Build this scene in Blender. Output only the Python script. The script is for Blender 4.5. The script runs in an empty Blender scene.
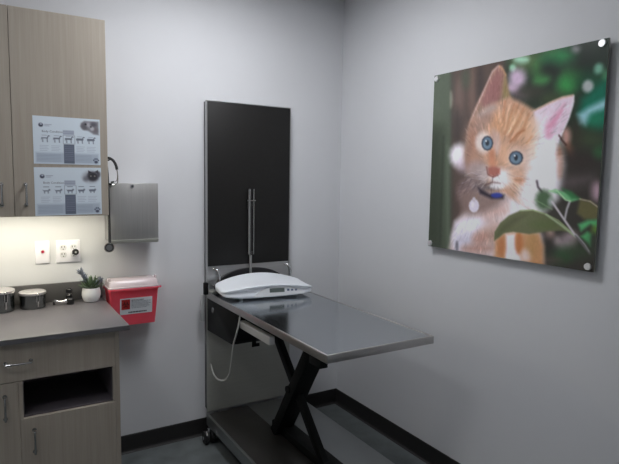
# light levels
LAMP, LED, EXPO, KGAIN = 23.0, 23.0, 0.0, 1.12
LIGHTS = ((1.00, 2.12, 0.56, 'square recessed ceiling light panel nearest the back wall'),
          (-0.50, 1.05, 0.36, 'smaller square ceiling light panel added out of view in the front left of the room'))  # second panel is added, unseen, to fill the lower walls and steel
import bpy, bmesh, math, random
import numpy as np
from mathutils import Vector, Matrix
random.seed(7)
PI = math.pi
scene = bpy.context.scene
C = scene.collection
D = 3.050      # back wall
W = 2.077      # right wall
CEIL = 2.735
LX, FY = -1.35, -0.75   # left wall, front wall

# ------------------------------------------------------------------ materials
def lin(c):
    c = c / 255.0
    return c / 12.92 if c <= 0.04045 else ((c + 0.055) / 1.055) ** 2.4
def rgb(r, g, b): return (lin(r), lin(g), lin(b), 1.0)

def mat(name, col, rough=0.5, metal=0.0, noise=0.0, nscale=(20, 20, 20), bump=0.0, bscale=200.0,
        coat=0.0, trans=0.0, alpha=1.0, emit=None, estr=0.0, spec=0.5, rvar=0.0):
    m = bpy.data.materials.new(name); m.use_nodes = True
    nt = m.node_tree; b = nt.nodes['Principled BSDF']
    b.inputs['Base Color'].default_value = col
    b.inputs['Roughness'].default_value = rough
    b.inputs['Metallic'].default_value = metal
    b.inputs['Coat Weight'].default_value = coat
    b.inputs['Coat Roughness'].default_value = 0.06
    b.inputs['Transmission Weight'].default_value = trans
    b.inputs['Alpha'].default_value = alpha
    b.inputs['Specular IOR Level'].default_value = spec
    if emit:
        b.inputs['Emission Color'].default_value = emit
        b.inputs['Emission Strength'].default_value = estr
    tc = nt.nodes.new('ShaderNodeTexCoord')
    if noise > 0 or rvar > 0:
        mp = nt.nodes.new('ShaderNodeMapping'); mp.inputs['Scale'].default_value = nscale
        nz = nt.nodes.new('ShaderNodeTexNoise'); nz.inputs['Scale'].default_value = 1.0
        nz.inputs['Detail'].default_value = 6.0; nz.inputs['Roughness'].default_value = 0.6
        nt.links.new(tc.outputs['Object'], mp.inputs['Vector']); nt.links.new(mp.outputs['Vector'], nz.inputs['Vector'])
        rp = nt.nodes.new('ShaderNodeMapRange')
        rp.inputs['From Min'].default_value = 0.3; rp.inputs['From Max'].default_value = 0.7
        nt.links.new(nz.outputs['Fac'], rp.inputs['Value'])
        if noise > 0:
            mx = nt.nodes.new('ShaderNodeMix'); mx.data_type = 'RGBA'
            mx.inputs[6].default_value = tuple(c * (1 - noise) for c in col[:3]) + (1,)
            mx.inputs[7].default_value = tuple(min(1, c * (1 + noise)) for c in col[:3]) + (1,)
            nt.links.new(rp.outputs['Result'], mx.inputs[0]); nt.links.new(mx.outputs[2], b.inputs['Base Color'])
        if rvar > 0:
            r2 = nt.nodes.new('ShaderNodeMapRange')
            r2.inputs['From Min'].default_value = 0.3; r2.inputs['From Max'].default_value = 0.7
            r2.inputs['To Min'].default_value = rough - rvar; r2.inputs['To Max'].default_value = rough + rvar
            nt.links.new(nz.outputs['Fac'], r2.inputs['Value']); nt.links.new(r2.outputs['Result'], b.inputs['Roughness'])
    if bump > 0:
        n2 = nt.nodes.new('ShaderNodeTexNoise'); n2.inputs['Scale'].default_value = bscale; n2.inputs['Detail'].default_value = 3
        nt.links.new(tc.outputs['Object'], n2.inputs['Vector'])
        bp = nt.nodes.new('ShaderNodeBump'); bp.inputs['Strength'].default_value = bump; bp.inputs['Distance'].default_value = 0.002
        nt.links.new(n2.outputs['Fac'], bp.inputs['Height']); nt.links.new(bp.outputs['Normal'], b.inputs['Normal'])
    return m

def attr_mat(name, rough, coat=0.0):
    m = bpy.data.materials.new(name); m.use_nodes = True
    nt = m.node_tree; b = nt.nodes['Principled BSDF']
    a = nt.nodes.new('ShaderNodeAttribute'); a.attribute_name = 'print'
    nt.links.new(a.outputs['Color'], b.inputs['Base Color'])
    b.inputs['Roughness'].default_value = rough; b.inputs['Coat Weight'].default_value = coat
    b.inputs['Coat Roughness'].default_value = 0.05
    return m

def grain_mat(name, dark, light, rough):
    """greige wood laminate with a fine vertical grain"""
    m = bpy.data.materials.new(name); m.use_nodes = True
    nt = m.node_tree; b = nt.nodes['Principled BSDF']
    tc = nt.nodes.new('ShaderNodeTexCoord')
    cols = []
    for sc_, det in (((55, 55, 1.6), 5.0), ((260, 260, 5.0), 3.0)):
        mp = nt.nodes.new('ShaderNodeMapping'); mp.inputs['Scale'].default_value = sc_
        nz = nt.nodes.new('ShaderNodeTexNoise'); nz.inputs['Scale'].default_value = 1.0; nz.inputs['Detail'].default_value = det
        nt.links.new(tc.outputs['Object'], mp.inputs['Vector']); nt.links.new(mp.outputs['Vector'], nz.inputs['Vector'])
        cols.append(nz)
    ad = nt.nodes.new('ShaderNodeMix'); ad.data_type = 'FLOAT'; ad.inputs[0].default_value = 0.4
    nt.links.new(cols[0].outputs['Fac'], ad.inputs[2]); nt.links.new(cols[1].outputs['Fac'], ad.inputs[3])
    cr = nt.nodes.new('ShaderNodeValToRGB')
    cr.color_ramp.elements[0].position = 0.34; cr.color_ramp.elements[0].color = dark
    cr.color_ramp.elements[1].position = 0.66; cr.color_ramp.elements[1].color = light
    nt.links.new(ad.outputs[0], cr.inputs['Fac']); nt.links.new(cr.outputs['Color'], b.inputs['Base Color'])
    b.inputs['Roughness'].default_value = rough; b.inputs['Specular IOR Level'].default_value = 0.35
    return m

M = {}
M['wall'] = mat('wall_paint', (0.660, 0.669, 0.688, 1), 0.62, noise=0.015, nscale=(3, 3, 3), bump=0.10, bscale=350, spec=0.3)
M['ceiling'] = mat('ceiling_paint', (0.74, 0.74, 0.74, 1), 0.8)
M['floor'] = mat('floor_vinyl', (0.125, 0.14, 0.143, 1), 0.36, noise=0.25, nscale=(9, 9, 9), rvar=0.08, spec=0.35)
M['base'] = mat('baseboard_rubber', (0.016, 0.015, 0.015, 1), 0.5, noise=0.1, nscale=(30, 30, 30))
M['wood'] = grain_mat('greige_laminate', (0.325, 0.285, 0.235, 1), (0.385, 0.345, 0.29, 1), 0.5)
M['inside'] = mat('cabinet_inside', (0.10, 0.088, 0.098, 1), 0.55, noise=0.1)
M['gap'] = mat('cabinet_shadow_edge', (0.16, 0.14, 0.12, 1), 0.6)
M['counter'] = mat('counter_laminate', (0.132, 0.124, 0.133, 1), 0.34, noise=0.06, nscale=(160, 160, 160), rvar=0.04, spec=0.45)
M['splash'] = mat('backsplash_laminate', (0.09, 0.088, 0.088, 1), 0.4, noise=0.06, nscale=(160, 160, 160))
M['cedge'] = mat('counter_edge_shaded', (0.10, 0.10, 0.105, 1), 0.45)  # counter colour darkened for the shade on its front edge
M['steel'] = mat('brushed_steel', (0.50, 0.50, 0.50, 1), 0.33, 1.0, noise=0.08, nscale=(4, 4, 220), rvar=0.05)
M['steel_v'] = mat('brushed_steel_vertical', (0.56, 0.555, 0.54, 1), 0.42, 0.9, noise=0.07, nscale=(240, 240, 3), rvar=0.05)
M['top'] = mat('tabletop_steel', (0.43, 0.455, 0.475, 1), 0.15, 1.0, noise=0.04, nscale=(160, 4, 4), rvar=0.04)
M['edge'] = mat('tabletop_edge_steel', (0.50, 0.487, 0.478, 1), 0.34, 1.0, noise=0.06, nscale=(30, 30, 200))
M['panel_steel'] = mat('lower_panel_steel', (0.40, 0.405, 0.37, 1), 0.5, 0.15, noise=0.05, nscale=(5, 5, 120), rvar=0.05)
M['plate'] = mat('base_plate_steel', (0.34, 0.355, 0.355, 1), 0.36, 0.9, noise=0.06, nscale=(8, 8, 8), rvar=0.05)
M['plate_dark'] = mat('base_plate_dark_reflection', (0.085, 0.082, 0.078, 1), 0.42, 0.7, noise=0.1, nscale=(8, 8, 8), rvar=0.05)  # darker copy of the plate steel, its dark reflection put into the colour
M['can'] = mat('canister_steel', (0.20, 0.215, 0.215, 1), 0.22, 1.0, noise=0.1, nscale=(4, 4, 200), rvar=0.04)
M['cap'] = mat('polished_cap', (0.86, 0.86, 0.87, 1), 0.3, 0.7)
M['chrome'] = mat('chrome', (0.72, 0.72, 0.73, 1), 0.12, 1.0)
M['satin'] = mat('satin_nickel', (0.46, 0.46, 0.45, 1), 0.25, 1.0)
M['black'] = mat('black_board', (0.0140, 0.0135, 0.0130, 1), 0.5, noise=0.1, nscale=(60, 60, 60), spec=0.25)
M['blackmetal'] = mat('black_powder_coat', (0.0075, 0.0085, 0.0085, 1), 0.5, noise=0.1, nscale=(60, 60, 60), spec=0.1)
M['reflection'] = mat('reflection_dark', (0.02, 0.02, 0.022, 1), 0.4)  # dark tone of the arc reflected in the steel strip
M['railgrey'] = mat('rail_aluminium', (0.62, 0.62, 0.61, 1), 0.4, 0.4)
M['blackplastic'] = mat('black_plastic', (0.012, 0.012, 0.013, 1), 0.35)
M['rubber'] = mat('black_rubber', (0.016, 0.016, 0.017, 1), 0.55)
M['darkgrey'] = mat('dark_grey_board_back', (0.11, 0.115, 0.12, 1), 0.55)
M['greyplastic'] = mat('grey_plastic', (0.42, 0.43, 0.43, 1), 0.45)
M['cable'] = mat('grey_cable_sheath', (0.44, 0.45, 0.44, 1), 0.5)
M['scale'] = mat('white_scale_shell', (0.82, 0.86, 0.91, 1), 0.32, spec=0.45)
M['scale_panel'] = mat('silver_scale_panel', (0.82, 0.84, 0.86, 1), 0.25, 0.1)
M['lcd'] = mat('lcd_glass', (0.13, 0.16, 0.15, 1), 0.15)
M['button'] = mat('blue_grey_button', (0.11, 0.15, 0.24, 1), 0.4)
M['whiteplastic'] = mat('white_plate_plastic', (0.86, 0.85, 0.90, 1), 0.35)
M['recept'] = mat('receptacle_plastic', (0.70, 0.70, 0.72, 1), 0.35)
M['slot'] = mat('socket_slot', (0.02, 0.02, 0.02, 1), 0.6)
M['red_button'] = mat('red_button', (0.45, 0.02, 0.06, 1), 0.35)
M['red'] = mat('red_bin_plastic', (0.93, 0.10, 0.145, 1), 0.33, noise=0.04, nscale=(15, 15, 15), spec=0.45)
for n_ in ('red',):
    b_ = M[n_].node_tree.nodes['Principled BSDF']; b_.inputs['Subsurface Weight'].default_value = 0.5; b_.inputs['Subsurface Radius'].default_value = (1.0, 0.25, 0.25); b_.inputs['Subsurface Scale'].default_value = 0.08
M['clear'] = mat('clear_lid_plastic', (0.90, 0.80, 0.83, 1), 0.2, trans=0.5)
M['label'] = mat('label_paper', (0.62, 0.65, 0.68, 1), 0.55)
M['label_red'] = mat('label_red_ink', (0.36, 0.018, 0.018, 1), 0.5)
M['ink'] = mat('printed_ink', (0.05, 0.055, 0.06, 1), 0.6)
M['ink_red'] = mat('dark_symbol_ink', (0.05, 0.006, 0.006, 1), 0.6)
M['ink_soft'] = mat('printed_grey_ink', (0.20, 0.22, 0.26, 1), 0.6)
M['pot'] = mat('white_ceramic', (0.78, 0.78, 0.77, 1), 0.35, noise=0.02)
M['soil'] = mat('potting_soil', (0.03, 0.024, 0.018, 1), 0.9, noise=0.3, nscale=(200, 200, 200))
M['leaf'] = mat('succulent_green', (0.10, 0.15, 0.085, 1), 0.5, noise=0.35, nscale=(40, 40, 40))
M['leaf_blue'] = mat('succulent_blue_grey', (0.19, 0.21, 0.255, 1), 0.55, noise=0.3, nscale=(60, 60, 60))
M['lid'] = mat('canister_lid_steel', (0.74, 0.72, 0.72, 1), 0.34, 0.9)
M['acrylic_edge'] = mat('acrylic_edge', (0.30, 0.31, 0.25, 1), 0.3)
M['print'] = attr_mat('kitten_print', 0.24, 0.3)
M['paper'] = attr_mat('chart_print', 0.42)
M['lens'] = mat('light_diffuser', (0.9, 0.9, 0.9, 1), 0.5, emit=(0.955, 0.965, 1.0, 1), estr=LAMP)
M['led'] = mat('led_diffuser', (0.9, 0.9, 0.9, 1), 0.5, emit=(0.985, 0.92, 0.74, 1), estr=LED)

# ------------------------------------------------------------------ mesh helpers
def box(bm, x0, x1, y0, y1, z0, z1, bev=0.0, seg=2):
    r = bmesh.ops.create_cube(bm, size=1.0)
    vs = r['verts']
    for v in vs:
        v.co = Vector(((x0 + x1) / 2 + v.co.x * (x1 - x0), (y0 + y1) / 2 + v.co.y * (y1 - y0), (z0 + z1) / 2 + v.co.z * (z1 - z0)))
    if bev > 0:
        es = list({e for v in vs for e in v.link_edges})
        bmesh.ops.bevel(bm, geom=es, offset=bev, segments=seg, affect='EDGES', profile=0.5)
    return bm
def B(*a, **k): return box(bmesh.new(), *a, **k)

def cyl(bm, p0, p1, r0, r1=None, n=24):
    r1 = r0 if r1 is None else r1
    p0, p1 = Vector(p0), Vector(p1); d = p1 - p0
    q = d.to_track_quat('Z', 'Y').to_matrix().to_4x4()
    bmesh.ops.create_cone(bm, cap_ends=True, segments=n, radius1=r0, radius2=r1, depth=d.length,
                          matrix=Matrix.Translation((p0 + p1) / 2) @ q)
    return bm

def smooth_path(pts, n=8):
    pts = [Vector(p) for p in pts]; out = []
    for i in range(len(pts) - 1):
        a, b, c, d = pts[max(i - 1, 0)], pts[i], pts[i + 1], pts[min(i + 2, len(pts) - 1)]
        for k in range(n):
            t = k / n
            out.append(0.5 * ((2 * b) + (c - a) * t + (2 * a - 5 * b + 4 * c - d) * t * t + (3 * b - a - 3 * c + d) * t ** 3))
    out.append(pts[-1]); return out

def tube(bm, pts, r, n=10, smooth=8):
    P = smooth_path(pts, smooth) if smooth else [Vector(p) for p in pts]
    rs = r if callable(r) else (lambda t: r)
    rings = []; ref = None
    for i, p in enumerate(P):
        t = (P[min(i + 1, len(P) - 1)] - P[max(i - 1, 0)]).normalized()
        if ref is None:
            ref = Vector((0, 0, 1)) if abs(t.z) < 0.9 else Vector((1, 0, 0))
        u = (ref - t * ref.dot(t)).normalized(); v = t.cross(u); ref = u
        rr = rs(i / (len(P) - 1))
        rings.append([bm.verts.new(p + (u * math.cos(a) + v * math.sin(a)) * rr) for a in [2 * PI * k / n for k in range(n)]])
    for a, b in zip(rings, rings[1:]):
        for k in range(n): bm.faces.new((a[k], a[(k + 1) % n], b[(k + 1) % n], b[k]))
    bm.faces.new(rings[0][::-1]); bm.faces.new(rings[-1])
    return bm

def lathe(bm, cx, cy, prof, n=40, close=True):
    rings = []
    for r, z in prof:
        if r < 1e-5: rings.append([bm.verts.new((cx, cy, z))])
        else: rings.append([bm.verts.new((cx + r * math.cos(2 * PI * k / n), cy + r * math.sin(2 * PI * k / n), z)) for k in range(n)])
    for a, b in zip(rings, rings[1:]):
        for k in range(n):
            k2 = (k + 1) % n
            if len(a) == 1: bm.faces.new((a[0], b[k2], b[k]))
            elif len(b) == 1: bm.faces.new((a[k], a[k2], b[0]))
            else: bm.faces.new((a[k], a[k2], b[k2], b[k]))
    return bm

def prism(bm, prof, axis, a0, a1, bev=0.0):
    """polygon of 2D points extruded along an axis; other two coordinates in xyz order"""
    def mk(p, a):
        return {'x': (a, p[0], p[1]), 'y': (p[0], a, p[1]), 'z': (p[0], p[1], a)}[axis]
    A = [bm.verts.new(mk(p, a0)) for p in prof]; Bv = [bm.verts.new(mk(p, a1)) for p in prof]
    n = len(prof)
    for k in range(n): bm.faces.new((A[k], A[(k + 1) % n], Bv[(k + 1) % n], Bv[k]))
    bm.faces.new(A[::-1]); bm.faces.new(Bv)
    if bev > 0:
        es = list({e for v in A + Bv for e in v.link_edges})
        bmesh.ops.bevel(bm, geom=es, offset=bev, segments=2, affect='EDGES', profile=0.5)
    return bm

def bar(bm, p0, p1, wx, t, bev=0.003):
    """rectangular bar between two points of a YZ plane; wx its width along x, t its depth"""
    p0, p1 = Vector(p0), Vector(p1); d = (p1 - p0).normalized(); nrm = Vector((1, 0, 0)).cross(d)
    vs = []
    for p in (p0, p1):
        for sx, sn in ((-1, -1), (1, -1), (1, 1), (-1, 1)):
            vs.append(bm.verts.new(p + Vector((1, 0, 0)) * sx * wx / 2 + nrm * sn * t / 2))
    for k in range(4): bm.faces.new((vs[k], vs[(k + 1) % 4], vs[4 + (k + 1) % 4], vs[4 + k]))
    bm.faces.new(vs[3::-1]); bm.faces.new(vs[4:])
    es = list({e for v in vs for e in v.link_edges})
    bmesh.ops.bevel(bm, geom=es, offset=bev, segments=2, affect='EDGES', profile=0.5)
    return bm

ROOT = {}
def root_of(o):
    while o.parent: o = o.parent
    return o
def obj(name, bm, m, parent=None, loc=None, smooth=True, angle=35):
    """link a bmesh given in room coordinates as one object"""
    bmesh.ops.recalc_face_normals(bm, faces=bm.faces[:])
    if parent is not None: off = ROOT[root_of(parent).name]
    else: off = Vector(loc) if loc is not None else Vector((0, 0, 0))
    for v in bm.verts: v.co -= off
    me = bpy.data.meshes.new(name); bm.to_mesh(me); bm.free()
    if smooth:
        me.polygons.foreach_set('use_smooth', [True] * len(me.polygons))
        try: me.set_sharp_from_angle(angle=math.radians(angle))
        except Exception: pass
    me.materials.append(M[m] if isinstance(m, str) else m)
    o = bpy.data.objects.new(name, me); C.objects.link(o)
    if parent is not None: o.parent = parent
    else:
        o.location = off; ROOT[o.name] = off
    return o
def tag(o, label, cat, group=None):
    o['label'] = label; o['category'] = cat
    if group: o['group'] = group
    return o
def thing(name, loc, label, cat, group=None):
    o = bpy.data.objects.new(name, None); C.objects.link(o); o.location = loc
    o.empty_display_size = 0.05
    ROOT[o.name] = Vector(loc)
    return tag(o, label, cat, group)
def struct(name, bm, m):
    o = obj(name, bm, m, smooth=False); o['kind'] = 'structure'; return o

def text_bm(txt, size, place, align='LEFT', extrude=0.0):
    """lettering as a mesh; place maps (x right, y up) on the sheet to a room point"""
    cu = bpy.data.curves.new('lettering', 'FONT'); cu.body = txt; cu.size = size; cu.align_x = align
    cu.resolution_u = 2; cu.offset = size * 0.012
    t = bpy.data.objects.new('lettering', cu); C.objects.link(t)
    dg = bpy.context.evaluated_depsgraph_get(); dg.update()
    me = bpy.data.meshes.new_from_object(t.evaluated_get(dg))
    bpy.data.objects.remove(t); bpy.data.curves.remove(cu)
    bm = bmesh.new(); bm.from_mesh(me); bpy.data.meshes.remove(me)
    for v in bm.verts: v.co = Vector(place(v.co.x, v.co.y))
    return bm

# ------------------------------------------------------------------ printed pictures (colour per vertex of a fine sheet)
def seg_dist(X, Y, pts, closed, asp):
    d = np.full(X.shape, 1e9); n = len(pts)
    for i in range(n if closed else n - 1):
        x0, y0 = pts[i]; x1, y1 = pts[(i + 1) % n]
        y0 *= asp; y1 *= asp
        dx, dy = x1 - x0, y1 - y0; L2 = dx * dx + dy * dy + 1e-12
        t = np.clip(((X - x0) * dx + (Y * asp - y0) * dy) / L2, 0, 1)
        d = np.minimum(d, np.hypot(X - x0 - t * dx, Y * asp - y0 - t * dy))
    return d
def inside(X, Y, pts):
    r = np.zeros(X.shape, bool); n = len(pts)
    for i in range(n):
        x0, y0 = pts[i]; x1, y1 = pts[(i + 1) % n]
        if y0 == y1: continue
        c = ((y0 > Y) != (y1 > Y)) & (X < (x1 - x0) * (Y - y0) / (y1 - y0) + x0)
        r ^= c
    return r
def paint(nx, ny, base, layers, asp, gain=1.0):
    S, T = np.meshgrid(np.linspace(0, 1, nx), np.linspace(0, 1, ny))
    X, Y = S.ravel(), T.ravel()
    img = np.empty((len(X), 3)); img[:] = base
    for L in layers:
        kind, pts, blur, col, al = L[:5]
        blur = max(blur, 0.002)
        w = L[5] / 2 if kind == 'S' else 0.0
        mg = blur + w + 0.005
        xs = [p[0] for p in pts]; ys = [p[1] for p in pts]
        k = (X > min(xs) - mg) & (X < max(xs) + mg) & (Y > min(ys) - mg) & (Y < max(ys) + mg)
        if not k.any(): continue
        if kind == 'F':          # short fur strokes combed away from a centre
            rs = np.random.RandomState(len(pts)); cx, cy, nst, ln = L[5]
            for _ in range(nst):
                q = (rs.uniform(min(xs), max(xs)), rs.uniform(min(ys), max(ys)))
                if not inside(np.array([q[0]]), np.array([q[1]]), pts)[0]: continue
                an = math.atan2(q[1] - cy, q[0] - cx) + rs.uniform(-.3, .3); l_ = ln * rs.uniform(.6, 1.3)
                q2 = (q[0] + l_ * math.cos(an), q[1] + l_ * math.sin(an))
                x0, x1 = sorted((q[0], q2[0])); y0, y1 = sorted((q[1], q2[1]))
                kk = (X > x0 - .01) & (X < x1 + .01) & (Y > y0 - .01) & (Y < y1 + .01)
                dd = seg_dist(X[kk], Y[kk], [q, q2], False, asp) - .0012
                f = (np.clip(.5 - dd / .008, 0, 1) * al * rs.uniform(.4, 1))[:, None]
                up = rs.rand() < .55
                img[kk] = img[kk] * (1 - f) + np.clip(img[kk] * (1.22 if up else .70) + (14 if up else 0), 0, 252) * f
            continue
        d = seg_dist(X[k], Y[k], pts, kind == 'P', asp)
        if kind == 'P': d = np.where(inside(X[k], Y[k], pts), -d, d)
        else: d = d - w
        f = np.clip(0.5 - d / (2 * blur), 0, 1); f = (f * f * (3 - 2 * f) * al)[:, None]
        img[k] = img[k] * (1 - f) + np.array(col, float) * f
    return img, X, Y
def sheet(nx, ny, place, img, back):
    """closed thin slab whose front face carries the print; place(s, t, depth) -> room point"""
    bm = bmesh.new(); lay = bm.verts.layers.float_color.new('print')
    lin_ = np.where(img / 255 <= 0.04045, img / 255 / 12.92, ((np.clip(img, 0, 255) / 255 + 0.055) / 1.055) ** 2.4)
    V = []
    for j in range(ny):
        for i in range(nx):
            v = bm.verts.new(place(i / (nx - 1), j / (ny - 1), 0.0)); c = lin_[j * nx + i]
            v[lay] = (c[0], c[1], c[2], 1.0); V.append(v)
    for j in range(ny - 1):
        for i in range(nx - 1):
            bm.faces.new((V[j * nx + i], V[j * nx + i + 1], V[(j + 1) * nx + i + 1], V[(j + 1) * nx + i]))
    bk = [bm.verts.new(place(s, t, back)) for s, t in ((0, 0), (1, 0), (1, 1), (0, 1))]
    for v in bk: v[lay] = (0.15, 0.16, 0.14, 1)
    bm.faces.new(bk[::-1])
    edge = {0: [V[i] for i in range(nx)], 1: [V[j * nx + nx - 1] for j in range(ny)],
            2: [V[(ny - 1) * nx + i] for i in range(nx - 1, -1, -1)], 3: [V[j * nx] for j in range(ny - 1, -1, -1)]}
    for k in range(4):
        bm.faces.new([bk[k]] + edge[k] + [bk[(k + 1) % 4]])
    return bm
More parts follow.
